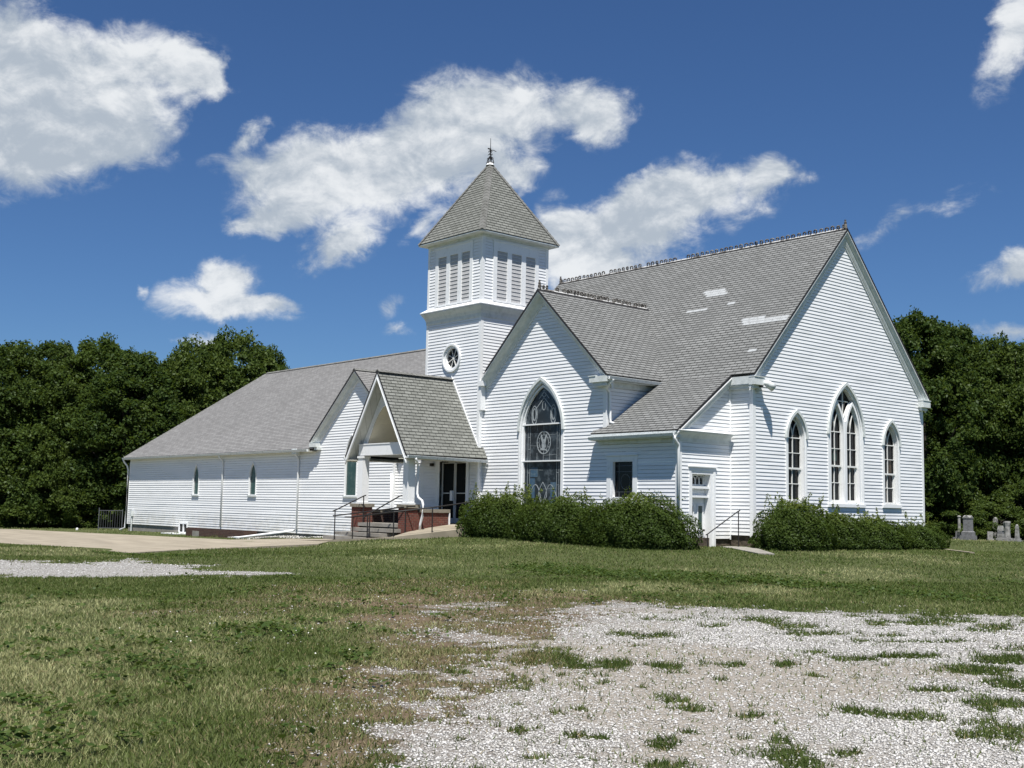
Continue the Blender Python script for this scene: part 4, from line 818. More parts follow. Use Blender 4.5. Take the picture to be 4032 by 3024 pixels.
# beam, gable panel with arch, barrel ceiling
mb = MB(); mb.box((-14.42, -6.33, 2.72), (-11.26, -6.09, 3.14)); mb.box((-14.42, -6.35, 3.141), (-11.26, -6.05, 3.18)); part(mb, 'porch_beam', M_trim)
mb = MB(); mb.box((-14.42, -6.08, 2.72), (-14.2, -3.2, 2.98)); part(mb, 'side_beam', M_trim); mb = MB(); mb.box((-11.42, -6.08, 2.72), (-11.2, -3.0, 2.98)); part(mb, 'side_beam', M_trim)
fr = FY(-6.09); zp = lambda x: PZ-1.589*abs(x-xc)
sp = [(-14.40, 3.18), (-14.15, 3.18), (-13.98, 3.5), (-13.72, 3.98), (-13.45, 4.34), (-13.15, 4.60), (-12.83, 4.70)]
sp2 = [(2*xc-x, z) for x, z in reversed(sp[:-1])]; lower = sp+sp2
mb = MB(); mb.prism(fr, lower[::-1][:0] or ([(-14.40, 3.18)]+[(-14.15, 3.18)]+sp[2:]+sp2[:-1]+[(2*xc+14.40, 3.18), (2*xc+14.40, zp(-14.40)-.12), (xc, PZ-.16), (-14.40, zp(-14.40)-.12)]), .0, .04)
gp = part(mb, 'gable_panel', M_trim); mb = MB(); mb.bars(fr, sp[1:]+sp2[:-1], .035, .041, .055); mb.bar(fr, (-14.32, 3.3), (xc, 5.66), .05, .041, .06); mb.bar(fr, (2*xc+14.32, 3.3), (xc, 5.66), .05, .041, .06); part(mb, 'arch_trim', M_trim, gp)
mb = MB(); AR = sp[1:]+sp2[:-1]
for (ax, az_), (bx_, bz) in zip(AR, AR[1:]):
    L = math.hypot(bx_-ax, bz-az_); k = max(1, int(L/.1))
    for j in range(k):
        p0 = (ax+(bx_-ax)*j/k, az_+(bz-az_)*j/k); p1 = (ax+(bx_-ax)*(j+.93)/k, az_+(bz-az_)*(j+.93)/k); p2 = (ax+(bx_-ax)*(j+1)/k, az_+(bz-az_)*(j+1)/k)
        mb.poly([(p0[0], -6.08, p0[1]), (p1[0], -6.08, p1[1]), (p1[0], -3.0, p1[1]), (p0[0], -3.0, p0[1])]); nx = (xc-p1[0])*.01
        mb.poly([(p1[0], -6.08, p1[1]), (p2[0], -6.08, p2[1]+.02), (p2[0], -3.0, p2[1]+.02), (p1[0], -3.0, p1[1])])
part(mb, 'barrel_ceiling', M_cream)
mb = MB(); panel(mb, FY(-3.0), [(-14.3, 2.9), (-11.36, 2.9), (xc, 5.6)], [], LAP, .012); part(mb, 'inner_gable', M_cream)
# rake fascia and soffit boards of the porch gable
fr = FY(YP); RP = [(-14.88, PE+.02), (xc, PZ), (-10.78, PE+.02)]
mb = MB(); chevron(mb, fr, RP, .072, .15, -.03, .0); chevron(mb, fr, RP, .151, .18, -.05, .012); part(mb, 'rake_board', M_trim)
mb = MB(); chevron(mb, fr, RP, .10, .12, -.57, -.006)
part(mb, 'rake_soffit', mat('soffit_boards', (.60, .60, .56), .6, fn=brick_fn((.58, .58, .54), (.52, .52, .48), (.30, .30, .27), .33, 9, .008, dark=.2)))
mb = MB(); mb.box((-14.9, YP, 2.52), (-14.42, -3.3, 2.55)); part(mb, 'porch_soffit', M_soffitcream); mb = MB(); mb.box((-11.24, YP, 2.52), (-10.78, -2.8, 2.55)); part(mb, 'porch_soffit', M_soffitcream)
# flashing where the porch roof meets the tower
mb = MB(); chevron(mb, FY(YT0), [(xc, PZ+.12), (-11.06, 3.26)], .0, .10, .016, .04); part(mb, 'step_flashing', M_trim)
# entrance doors
fr = FY(YT0); mb = MB(); mb.ring(fr, rect(-13.70, .10, -11.56, 2.72), rect(-13.45, .10, -11.72, 2.60), .022, .055)
ed = part(mb, 'entrance', M_trim)
for a0, a1, hx in ((-13.40, -12.56, -12.62), (-12.53, -11.76, -12.47)):
    mb = MB(); mb.ring(fr, rect(a0, .12, a1, 2.58), rect(a0+.06, .32, a1-.05, 2.52), -.10, -.05); mb.bar(fr, (a0+.05, 1.32), (a1-.05, 1.32), .04, -.09, -.06); dr = part(mb, 'door', M_alu)
    mb = MB(); mb.prism(fr, rect(a0+.04, .3, a1-.03, 2.54), -.10, -.085); part(mb, 'door_glass', M_black, dr)
    if a0 < -13: mb = MB(); mb.prism(fr, rect(hx-.13, 1.02, hx+.02, 1.42), -.05, .03); part(mb, 'door_handle', M_trim, dr)
mb = MB(); mb.box((-14.0, -3.12, 2.42), (-13.86, -3.0, 2.54)); part(mb, 'entry_light', M_dark, ed)
for a in (-13.3, -12.4): mb = MB(); mb.box((a, -3.05, 2.55), (a+.4, -3.0, 2.62)); part(mb, 'door_closer', M_dark, ed)
# roof patches (positions along the roof)
def patch_at(lst): patch(lst)
for rows in ([(-5.08, -4.0, 36), (-4.93, -3.88, 35), (-4.78, -3.74, 34)], [(-3.32, -2.96, 29)], [(-5.26, -4.22, 28)], [(-2.0, -.95, 21), (-1.92, .14, 20), (-1.8, .14, 19)], [(-.70, -.34, 8)]):
    patch(rows)

# ------------------------------------------------------------ fittings and furniture
def vtube(mb, pts, r, n=8): mb.tube(pts, r, n)
lamp = empty('floodlight', (0.0, .3, 5.1), label='round metal floodlight bracketed under the eave at the corner of the church', cat='floodlight')
mb = MB(); mb.box((.02, .10, 4.86), (.09, .21, 5.24)); part(mb, 'lamp_bracket', M_soffitcream, lamp)
mb = MB(); mb.tube([(.1, .16, 5.05), (.26, .24, 5.07)], .03, 6); mb.tube([(.3, .32, 5.16), (.31, .34, 5.10)], .05, 6); part(mb, 'lamp_arm', M_dark, lamp)
mb = MB(); c = Vector((.34, .42, 5.07)); d = Vector((.15, .35, -.12)).normalized()
mb.tube([c-d*.16+Vector((0, 0, .08)), c-d*.08+Vector((0, 0, .08)), c+d*.02+Vector((0, 0, .06)), c+d*.2+Vector((0, 0, .02))], [.07, .11, .13, .15], 14); part(mb, 'lamp_shade', M_gutter, lamp, smooth=True)
mb = MB(); mb.tube([c+d*.2+Vector((0, 0, .02)), c+d*.22+Vector((0, 0, .015))], [.13, .02], 14); part(mb, 'lamp_lens', M_glass, lamp)
def handrail(pts_top, posts, label, loc, m=M_dark, r=.022, ret=True):
    e = empty('handrail', loc, label=label, cat='handrail', group='iron handrails around the church steps'); mb = MB()
    vtube(mb, pts_top, r*1.1); part(mb, 'rail', m, e)
    for a, b_ in posts:
        mb = MB(); vtube(mb, [a, b_], r); mb.tube([(b_[0], b_[1], b_[2]), (b_[0], b_[1], b_[2]+.03)], .05, 8); part(mb, 'rail_post', m, e)
handrail([(-14.6, -7.32, .52), (-14.5, -7.27, .56), (-13.86, -6.40, 1.13), (-13.80, -6.33, 1.16)], [((-14.52, -7.27, .55), (-14.52, -7.27, -.62)), ((-13.86, -6.40, 1.12), (-13.86, -6.40, .0))], 'left black iron stair rail climbing beside the left brick pier', (-14.5, -7.3, -.6))
handrail([(-12.2, -7.5, .3), (-12.1, -7.38, .43), (-11.38, -6.45, 1.14), (-11.3, -6.4, 1.16)], [((-12.1, -7.38, .43), (-12.1, -7.38, -.50)), ((-12.02, -7.34, .47), (-12.02, -7.34, -.50))], 'right black iron stair rail leaning up to the right porch post', (-12.1, -7.4, -.5))
handrail([(-14.1, -7.62, .35), (-13.9, -7.58, .36), (-10.88, -6.38, .76), (-10.6, -6.3, .77)], [((-14.0, -7.60, .35), (-14.0, -7.60, -.58)), ((-11.0, -6.44, .74), (-11.0, -6.44, -.20))], 'inner ramp rail running along the foot of the steps', (-14, -7.6, -.6))
handrail([(-12.62, -8.05, .32), (-12.3, -7.95, .33), (-10.36, -7.42, .55), (-9.6, -6.25, .74), (-9.35, -4.9, .93), (-9.35, -3.6, 1.02)],
         [((-12.25, -7.93, .33), (-12.25, -7.93, -.52)), ((-10.36, -7.42, .55), (-10.36, -7.42, -.40)), ((-9.6, -6.25, .74), (-9.6, -6.25, -.2)), ((-9.35, -3.8, 1.0), (-9.35, -3.8, .05))], 'outer ramp rail on the lawn side, ending behind the left hedge', (-12.3, -7.9, -.5))
handrail([(-.55, -2.0, .09), (-.52, -1.95, .10), (.05, -.78, .98), (.08, -.72, 1.02)][:0] or [(-.30, -2.12, .02), (-.28, -2.06, .05), (.02, -.86, .80), (.05, -.78, .84)], [((-.28, -2.06, .03), (-.28, -2.06, -.44)), ((.03, -.84, .80), (.03, -.84, -.42))], 'short grey iron rail slanting up in front of the side door', (-.3, -2, -.4), r=.018)
# window well bricks by the annex
mb = MB(); mb.box((-34.5, -3.9, -1.3), (-28.0, -3.75, -.62)); mb.box((-34.5, -3.75, -1.3), (-34.35, -3.2, -.62)); mb.box((-28.15, -3.75, -1.3), (-28.0, -3.2, -.62))
ww = empty('brick_window_well', (-32.7, -4.0, -.9), label='low dark brick planter wall along the foot of the side wing', cat='low wall'); part(mb, 'brickwork', M_brickbrown, ww)
mb = MB(); mb.box((-33.7, -3.92, -1.1), (-32.95, -3.901, -.76)); part(mb, 'concrete_block_patch', M_conc, ww)
mb = MB(); mb.tube([(-43.2, -3.25, -1.2), (-43.2, -3.25, .1)], .04, 8); mb.box((-43.33, -3.33, -.15), (-43.12, -3.19, .18)); tag(mb.build('meter_conduit', M_trimgrey), 'white utility box on a thin conduit near the far corner of the side wing', 'utility box')
mb = MB(); mb.box((-37.6, -3.9, -1.02), (-35.95, -3.2, -.97)); tag(mb.build('splash_board', M_trim), 'white board lying at the foot of the basement window', 'board')
# gravel beds against the annex
# vent pipe
mb = MB(); mb.tube([(-46.6, -5.2, -1.2), (-46.6, -5.2, -1.0), (-46.6, -5.2, -.94)], [.07, .08, .04], 10); tag(mb.build('cleanout_pipe', M_trim), 'small white pipe cap in the lawn left of the railing fence', 'pipe cap')
# fence
fe = empty('railing_fence', (-45, -3.6, -1.1), label='short dark metal railing fence beside the far corner of the side wing', cat='fence')
a, b_ = Vector((-45.95, -4.15, -1.05)), Vector((-44.35, -3.35, -1.03)); mb = MB()
for z in (.12, 1.18): vtube(mb, [a+Vector((0, 0, z)), b_+Vector((0, 0, z))], .022, 6)
part(mb, 'fence_rail', M_metalgrey, fe)
for k in (0, 1): mb = MB(); p = a.lerp(b_, k); vtube(mb, [p-Vector((0, 0, .2)), p+Vector((0, 0, 1.35-k*.1))], .032, 6); part(mb, 'fence_post', M_metalgrey, fe)
mb = MB()
for k in range(1, 10): p = a.lerp(b_, k/10); vtube(mb, [p+Vector((0, 0, .12)), p+Vector((0, 0, 1.18))], .011, 5)
part(mb, 'fence_pickets', M_metalgrey, fe)
# door mat
mb = MB(); mb.box((-12.9, -3.5, .101), (-11.9, -3.05, .118)); tag(mb.build('door_mat', mat('rubber', (.02, .02, .02), .9)), 'black mat on the porch floor in front of the glass doors', 'door mat')
mb = MB(); mb.tube([(-13.1, -3.35, .10), (-13.1, -3.35, .16), (-13.1, -3.35, .22)], [.16, .19, .17], 12); tag(mb.build('door_planter', M_dark), 'small dark bowl standing beside the glass doors', 'bowl')

# ------------------------------------------------------------ gravestones
def grave(name, x, y, label, build, cat='gravestone'):
    z = float(terr(x, y)); e = empty(name, (x, y, z), label=label, cat=cat, group='old gravestones in the churchyard'); e.rotation_euler.z = 0
    build(e, x, y, z)
def st(e, nm, m, f): mb = MB(); f(mb); part(mb, nm, m, e)
def blk(mb, x, y, z0, z1, w, d=None, w2=None):
    d = d or w; w2 = w2 if w2 is not None else w; k = w2/w
    A = [(x-w/2, y-d/2, z0), (x+w/2, y-d/2, z0), (x+w/2, y+d/2, z0), (x-w/2, y+d/2, z0)]; B = [(x+(p[0]-x)*k, y+(p[1]-y)*k, z1) for p in A]
    for i in range(4): j = (i+1) % 4; mb.poly([A[i], A[j], B[j], B[i]])
    mb.poly(B); mb.poly(A[::-1])
def g_column(e, x, y, z):
    st(e, 'base', M_granite, lambda m: (blk(m, x-.05, y, z, z+.10, .62, .45), blk(m, x, y, z+.101, z+.50, .36)))
    st(e, 'shaft', M_headstone, lambda m: m.tube([(x, y, z+.5), (x, y, z+.55), (x, y, z+1.38), (x, y, z+1.42)], [.13, .10, .085, .10], 12)); st(e, 'cap', M_headstone, lambda m: m.tube([(x, y, z+1.42), (x, y, z+1.47), (x, y, z+1.52)], [.12, .11, .04], 12))
def g_gable(e, x, y, z):
    st(e, 'base', M_granite, lambda m: (blk(m, x, y, z, z+.28, .82, .6), blk(m, x, y, z+.281, z+.50, .66, .5), blk(m, x, y, z+.501, z+.56, .62, .48, .5)))
    st(e, 'shaft', M_granite, lambda m: (blk(m, x, y, z+.56, z+1.34, .46, .40, .45), blk(m, x, y, z+1.341, z+1.39, .50, .44)))
    def cap(m):
        h = .5/2; zt = z+1.39
        for sx, sy in ((1, 0), (0, 1)):
            P = [(x-h, y-h*.88, zt), (x+h, y-h*.88, zt), (x+h, y+h*.88, zt), (x-h, y+h*.88, zt)]
            if sx: m.poly([P[0], P[1], (x, y-h*.88, zt+.14)]); m.poly([P[2], P[3], (x, y+h*.88, zt+.14)]); m.poly([P[1], P[2], (x, y+h*.88, zt+.14), (x, y-h*.88, zt+.14)]); m.poly([P[3], P[0], (x, y-h*.88, zt+.14), (x, y+h*.88, zt+.14)])
            else: m.poly([P[1], P[2], (x+h, y, zt+.14)]); m.poly([P[3], P[0], (x-h, y, zt+.14)]); m.poly([P[0], P[1], (x+h, y, zt+.14), (x-h, y, zt+.14)]); m.poly([P[2], P[3], (x-h, y, zt+.14), (x+h, y, zt+.14)])
    st(e, 'gabled_cap', M_headstone, cap)
def g_obelisk(h, w, dome=True):
    def f(e, x, y, z):
        st(e, 'base', M_headstone, lambda m: (blk(m, x, y, z, z+.10, w*2.0), blk(m, x, y, z+.101, z+.2, w*1.55)))
        st(e, 'shaft', M_headstone, lambda m: (blk(m, x, y, z+.2, z+h-.1, w, None, w*.72), m.tube([(x, y, z+h-.1), (x, y, z+h-.04), (x, y, z+h)], [w*.40, w*.32, w*.1], 10)))
    return f
def g_tablet(h, w, d=.12, round_=False, m_=None):
    def f(e, x, y, z):
        fr = frame((x, y, z), (math.cos(.7), math.sin(.7), 0), (0, 0, 1), (math.sin(.7), -math.cos(.7), 0))
        st(e, 'base', M_headstone, lambda m: m.prism(fr, rect(-w*.65, -.05, w*.65, .10), -d*1.3, d*1.3))
        top = [(w/2, h-.1), (w*.3, h), (-w*.3, h), (-w/2, h-.1)] if round_ else [(w/2, h), (-w/2, h)]
        st(e, 'tablet', m_ or M_headstone, lambda m: m.prism(fr, [(-w/2, .10), (w/2, .10)]+top, -d/2, d/2))
    return f
def g_stack(e, x, y, z):
    st(e, 'base', M_headstone, lambda m: (blk(m, x, y, z, z+.16, .5, .36), blk(m, x, y, z+.161, z+.42, .34, .28))); st(e, 'block', M_granite, lambda m: blk(m, x, y, z+.421, z+.62, .30, .26)); st(e, 'slanted_top', M_headstone, lambda m: blk(m, x, y, z+.621, z+.93, .36, .26, .24))
def g_draped(e, x, y, z):
    st(e, 'base', M_headstone, lambda m: (blk(m, x, y, z, z+.14, .56), blk(m, x, y, z+.141, z+.2, .46)))
    st(e, 'shaft', M_headstone, lambda m: (m.tube([(x, y, z+.2), (x, y, z+.5), (x, y, z+.9), (x, y, z+1.12), (x, y, z+1.22)], [.19, .17, .17, .21, .19], 9), m.tube([(x-.17, y, z+.9), (x-.2, y, z+1.1), (x-.16, y, z+1.18)], [.05, .07, .05], 7)))
GX = [('grave_column', -13.7, 40.0, 'slender round column gravestone with a flat cap, left of the big gabled one', g_column), ('grave_monument', -11.8, 37.5, 'large square gravestone monument with a pointed gabled cap on a stepped base', g_gable),
      ('grave_tablet', -11.1, 38.9, 'low square weathered tablet left of the tallest grey obelisk', g_tablet(.55, .32)), ('grave_obelisk', -12.1, 41.7, 'tall grey tapering obelisk gravestone with a bright rounded tip', g_obelisk(1.45, .30)),
      ('grave_stack', -10.3, 38.7, 'squat gravestone of stacked blocks with a slanted bright top', g_stack), ('grave_draped', -9.4, 37.7, 'thick lumpy white-stained column gravestone right of the stacked blocks', g_draped),
      ('grave_small_obelisk', -8.7, 37.5, 'smallest slim obelisk gravestone near the right edge of the picture', g_obelisk(1.05, .21)), ('grave_marker', -8.25, 38.0, 'low pale marker stone at the right picture edge', g_tablet(.22, .4))]
for nm, x, y, lb, f in GX: grave(nm, x, y, lb, f)

# ------------------------------------------------------------ foliage
def leaf_mesh(name, C, N, size, tint, m, aspect=.55, jitter=.7):
    """C centres, N preferred normals, one folded quad per leaf"""
    n = len(C); r = rng.normal(size=(n, 3)); nn = N+r*jitter; nn /= np.linalg.norm(nn, axis=1, keepdims=True)
    u = rng.normal(size=(n, 3)); u -= nn*(u*nn).sum(1, keepdims=True); u /= np.linalg.norm(u, axis=1, keepdims=True); v = np.cross(nn, u)
    s = (size*(.6+.8*rng.random(n)))[:, None] if np.isscalar(size) else size[:, None]
    P = np.stack([C-u*s, C+v*s*aspect-nn*s*.1, C+u*s, C-v*s*aspect-nn*s*.1], 1).reshape(-1, 3)
    me = bpy.data.meshes.new(name); me.vertices.add(len(P)); me.vertices.foreach_set('co', P.ravel().astype(np.float32))
    me.loops.add(n*4); me.loops.foreach_set('vertex_index', np.arange(n*4)); me.polygons.add(n); me.polygons.foreach_set('loop_start', np.arange(n)*4); me.polygons.foreach_set('loop_total', np.full(n, 4)); me.update()
    a = me.attributes.new('tint', 'FLOAT', 'FACE'); a.data.foreach_set('value', np.clip(tint, 0, 1).astype(np.float32)); me.materials.append(m); return me
def crown(name, h, r, zlo, m, seed, nl=80, per=110, leaf=.16, taper=.6, lobe=1.0):
    """crown of leafy lobes between heights zlo..h, radius r"""
    g = np.random.default_rng(seed); C = []; N = []; T = []
    for i in range(nl):
        f = g.random()**.8; z = zlo+(h-zlo)*f; prof = math.sin(math.pi*min(1, (.18+.82*f)))**.55 if f > .15 else .75+f
        prof = max(.12, min(1, prof if f < .97 else .25)); ang = g.random()*2*math.pi; rr = r*prof*(.55+.5*g.random()**.6)
        c = np.array([math.cos(ang)*rr, math.sin(ang)*rr, z]); lr = lobe*(.55+.8*g.random())*(1.15-.45*f); k = int(per*lr*lr/lobe**2)+12; lt = g.random()*.6
        d = g.normal(size=(k, 3)); d /= np.linalg.norm(d, axis=1, keepdims=True); d[:, 2] = np.where(d[:, 2] < -.2, -d[:, 2], d[:, 2])
        w_ = 1+.35*np.sin(d[:, 0]*5+i)*np.sin(d[:, 1]*4+i*2)*np.sin(d[:, 2]*6+i*3); p = c+d*(lr*w_*(.55+.55*g.random(k)))[:, None]*np.array([1, 1, .95+.5*((i*7) % 5)/5]); C.append(p); N.append(d*.7+np.array([0, 0, .25])); T.append(lt+g.random(k)*.5)
    C = np.concatenate(C); N = np.concatenate(N); T = np.concatenate(T); n = len(C)
    return leaf_mesh(name, C, N, leaf*(.6+.9*g.random(n)), T, m, .55, .95)
def trunk_mesh(h, r, seed):
    g = random.Random(seed); mb = MB(); top = h*.7; pts = [Vector((0, 0, -.3))]; x = y = 0
    for k in range(1, 6): x += g.uniform(-.15, .15); y += g.uniform(-.15, .15); pts.append(Vector((x, y, top*k/5)))
    mb.tube(pts, [r*(1-.15*k) for k in range(6)], 8)
    for k in range(7):
        b = pts[2+k % 4]; a = g.uniform(0, 6.28); L = h*.22; mb.tube([b, b+Vector((math.cos(a)*L*.5, math.sin(a)*L*.5, L*.45)), b+Vector((math.cos(a)*L, math.sin(a)*L, L))], [r*.45, r*.25, r*.08], 6)
    return mb
protos = {}
def tree_proto(key, h, r, zlo, m, seed, **k):
    cm = crown('crown', h, r, zlo, m, seed, **k); o = trunk_mesh(h, .28*h/14, seed).build('trunk', M_bark); tm = o.data; bpy.data.objects.remove(o); protos[key] = (cm, tm)
tree_proto('A', 13, 4.3, 1.0, M_leafA, 1, nl=330, per=230, leaf=.105, lobe=.78)
tree_proto('B', 13, 4.0, 1.6, M_leafdark, 2, nl=320, per=230, leaf=.105, lobe=.80)
tree_proto('C', 12, 4.9, .8, M_leafB, 3, nl=340, per=230, leaf=.105, lobe=.80)
tree_proto('D', 12.5, 3.4, 2.0, M_leafdark, 4, nl=250, per=230, leaf=.105, lobe=.75)
tree_proto('U', 4.2, 2.9, .0, M_leafB, 5, nl=130, per=170, leaf=.085, lobe=.50)
tree_proto('V', 5.0, 2.5, .0, M_leafA, 6, nl=130, per=170, leaf=.085, lobe=.50)
def tree(key, x, y, s, sz, rz, label, name='deciduous_tree', cat='tree', group='trees of the wood edge'):
    e = empty(name, (x, y, float(terr(x, y))-.1), rz, label=label, cat=cat, group=group)
    for nm, me in zip(('crown', 'trunk'), protos[key]):
        o = bpy.data.objects.new(nm, me); COL.objects.link(o); o.parent = e; o.scale = (s, s, sz)
def place(px, depth):   # helper used to list trees from left to right: image column (of 2212) and distance -> ground point
    d = fw*1.0+rt*((px*1.8228-2016)/4534); d.z = 0; k = depth; return CAM.x+d.x*k, CAM.y+d.y*k
ORD = ['leftmost', 'second', 'third', 'fourth', 'fifth', 'sixth', 'seventh', 'eighth', 'ninth', 'tenth', 'eleventh', 'twelfth']
LEFT = [('B', -45, 80, 1.0, .99), ('A', 45, 82, .95, 1.0), ('B', 120, 84, .9, 1.03), ('A', 205, 84, 1.05, 1.05), ('D', 285, 80, 1.1, .98), ('B', 350, 86, .9, .92), ('C', 425, 84, .95, 1.12), ('C', 505, 86, 1.05, 1.20), ('A', 585, 88, .62, 1.06), ('B', 660, 92, .8, .95)]
for i, (k, px, d, s, sz) in enumerate(LEFT):
    x, y = place(px, d); kind = {'A': 'broad green', 'B': 'dense dark', 'C': 'round light green', 'D': 'narrow dark'}[k]
    tree(k, x, y, s, sz*.97, i*1.7, '%s tree, %s from the left in the wood left of the church' % (kind, ORD[i]))
RIGHT = [('A', 1905, 84, .95, 1.0), ('D', 1985, 80, 1.1, 1.24), ('B', 2060, 84, 1.0, 1.19), ('C', 2130, 84, .95, 1.20), ('B', 2205, 84, 1.05, 1.10), ('A', 2290, 86, 1.1, 1.15)]
for i, (k, px, d, s, sz) in enumerate(RIGHT):
    x, y = place(px, d); kind = {'A': 'broad green', 'B': 'dense dark', 'C': 'round olive green', 'D': 'tall narrow dark'}[k]
    tree(k, x, y, s, sz*.96, i*2.1+.5, '%s tree, %s from the left in the wood right of the church' % (kind, ORD[i]))
US = [('U', 15, 78), ('V', 75, 79), ('U', 130, 79), ('U', 190, 79), ('V', 240, 80), ('U', 300, 80)]
for i, (k, px, d) in enumerate(US):
    x, y = place(px, d); tree(k, x, y, 1.0+.2*math.sin(i*2), 1.0+.35*math.sin(i*1.3), i*1.1, 'bushy sapling at the foot of the left wood, %s from the left' % ORD[i], 'understory_shrub', 'shrub', 'bushes under the wood edge')
US = [('V', 1990, 78), ('U', 2050, 80), ('V', 2105, 79), ('U', 2150, 76.5), ('V', 2205, 79), ('U', 2260, 77)]
for i, (k, px, d) in enumerate(US):
    x, y = place(px, d); tree(k, x, y, .9+.15*math.sin(i*2), .62+.15*math.sin(i*1.9), i*1.4, 'bushy sapling behind the gravestones, %s from the left' % ORD[i], 'understory_shrub', 'shrub', 'bushes under the wood edge')
# deeper wood: one mass behind the edge trees
def woods(name, pxs, depth, h, m, n, label):
    g = np.random.default_rng(99+n); C = []; N = []; T = []
    for i in range(n):
        px = pxs[0]+(pxs[1]-pxs[0])*g.random(); d = depth+g.random()*10; x, y = place(px, d); z = float(terr(x, y))+h*g.random()**.7*(1+.0*g.random()); lr = 1.1+g.random()
        k = 60; dd = g.normal(size=(k, 3)); dd /= np.linalg.norm(dd, axis=1, keepdims=True); C.append(np.array([x, y, z])+dd*lr); N.append(dd+np.array([0, 0, .4])); T.append(g.random()*.4+g.random(k)*.3)
    me = leaf_mesh(name, np.concatenate(C), np.concatenate(N), .30, np.concatenate(T), m, .6, .6); o = bpy.data.objects.new(name, me); COL.objects.link(o); tag(o, label, 'woodland', kind='stuff')
woods('woodland_left', (-160, 700), 92, 11.2, M_leafdark, 620, 'deep shaded woodland behind the trees left of the church')
woods('woodland_right', (1860, 2420), 92, 13.6, M_leafdark, 520, 'deep shaded woodland behind the trees right of the church')
# hedge shrubs
def shrub(name, c, rx, ry, top, label, seed, n=16000, base=None, spikes=6, flat=2.6):
    x, y = c; z0 = float(terr(x, y))-.12 if base is None else base; H = top-z0; g = np.random.default_rng(seed)
    d = g.normal(size=(n, 3)); d[:, 2] = np.abs(d[:, 2]); d /= np.linalg.norm(d, axis=1, keepdims=True)
    # superellipsoid: fairly flat topped clipped-then-grown hedge
    e = (np.abs(d[:, 0])**flat+np.abs(d[:, 1])**flat+np.abs(d[:, 2])**flat)**(-1/flat); S_ = d*e[:, None]
    az_ = np.arctan2(d[:, 1], d[:, 0]); bump = .10*np.sin(az_*5+seed)+.07*np.sin(az_*11+d[:, 2]*9+seed*2)+.06*np.sin(d[:, 2]*14+az_*3)
    dep = g.random(n)**2.2*.34; R_ = 1+bump*.55-dep
    P = np.stack([S_[:, 0]*rx*R_, S_[:, 1]*ry*R_, (S_[:, 2]*R_)*H], 1); P[:, 2] = P[:, 2]*(.93+.07*np.sin(P[:, 0]*2.3+seed)*1.0)
    low = P[:, 2] < .18*H; P[low, 0] *= .93; P[low, 1] *= .93
    T = .10+.35*np.clip(P[:, 2]/H, 0, 1)**2+.35*(vnoise(P[:, 0]+9, P[:, 1]+P[:, 2], 1.6, seed)-.3)+g.random(n)*.28  # tint pales with height: sunlit top and shaded foot painted into the leaves
    N = d.copy(); N[:, 2] += .5
    nc = n//2; dc = g.normal(size=(nc, 3)); dc[:, 2] = np.abs(dc[:, 2]); dc /= np.linalg.norm(dc, axis=1, keepdims=True)
    ec = (np.abs(dc[:, 0])**flat+np.abs(dc[:, 1])**flat+np.abs(dc[:, 2])**flat)**(-1/flat); rc_ = (.5+.32*g.random(nc))[:, None]
    PC = dc*ec[:, None]*rc_*np.array([rx, ry, H]); szc = np.full(nc, .085)
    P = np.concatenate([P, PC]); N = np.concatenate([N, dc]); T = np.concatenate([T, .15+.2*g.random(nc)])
    # long shoots sticking out of the top
    SP = []; 
    for k in range(spikes*4):
        a = g.random()*6.28; q = g.random()**.5*.8; b0 = np.array([math.cos(a)*rx*q, math.sin(a)*ry*q, H*(.9)]); L = .12+.40*g.random()**2.2; mlf = int(L*70)
        tt = g.random(mlf)[:, None]; lean = g.normal(size=3)*.25; lean[2] = 1; SP.append(b0+tt*L*lean+g.normal(size=(mlf, 3))*.025)
    SP = np.concatenate(SP); P = np.concatenate([P, SP]); N = np.concatenate([N, g.normal(size=(len(SP), 3))]); T = np.concatenate([T, .6+.4*g.random(len(SP))])
    e_ = empty('hedge_shrub', (x, y, z0), label=label, cat='shrub', group='overgrown yew shrubs around the church')
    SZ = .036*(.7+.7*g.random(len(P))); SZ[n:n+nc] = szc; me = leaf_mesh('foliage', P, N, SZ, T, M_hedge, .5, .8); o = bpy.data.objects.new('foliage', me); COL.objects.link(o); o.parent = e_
    mb = MB()
    for k in range(9): a = k*.7; mb.tube([(0, 0, -.1), (math.cos(a)*rx*.3, math.sin(a)*ry*.3, H*.4), (math.cos(a)*rx*.6, math.sin(a)*ry*.6, H*.75)], [.05, .035, .015], 6)
    # dark twiggy core so that the wall never shows through
    o = mb.build('branches', M_bark); o.parent = e_
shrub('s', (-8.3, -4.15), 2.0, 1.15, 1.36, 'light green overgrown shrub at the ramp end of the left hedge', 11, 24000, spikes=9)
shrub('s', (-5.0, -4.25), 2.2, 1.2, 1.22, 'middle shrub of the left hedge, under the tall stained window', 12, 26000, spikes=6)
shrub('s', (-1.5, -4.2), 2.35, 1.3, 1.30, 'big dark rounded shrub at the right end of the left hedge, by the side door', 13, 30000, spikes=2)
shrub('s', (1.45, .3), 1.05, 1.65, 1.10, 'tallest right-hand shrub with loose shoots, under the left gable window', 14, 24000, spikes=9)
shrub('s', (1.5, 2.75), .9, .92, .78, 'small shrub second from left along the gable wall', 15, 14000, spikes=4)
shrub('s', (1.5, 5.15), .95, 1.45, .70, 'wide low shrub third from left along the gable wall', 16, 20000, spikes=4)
shrub('s', (1.5, 7.95), .95, 1.15, .54, 'rightmost low shrub at the far corner of the gable wall', 17, 16000, spikes=5)

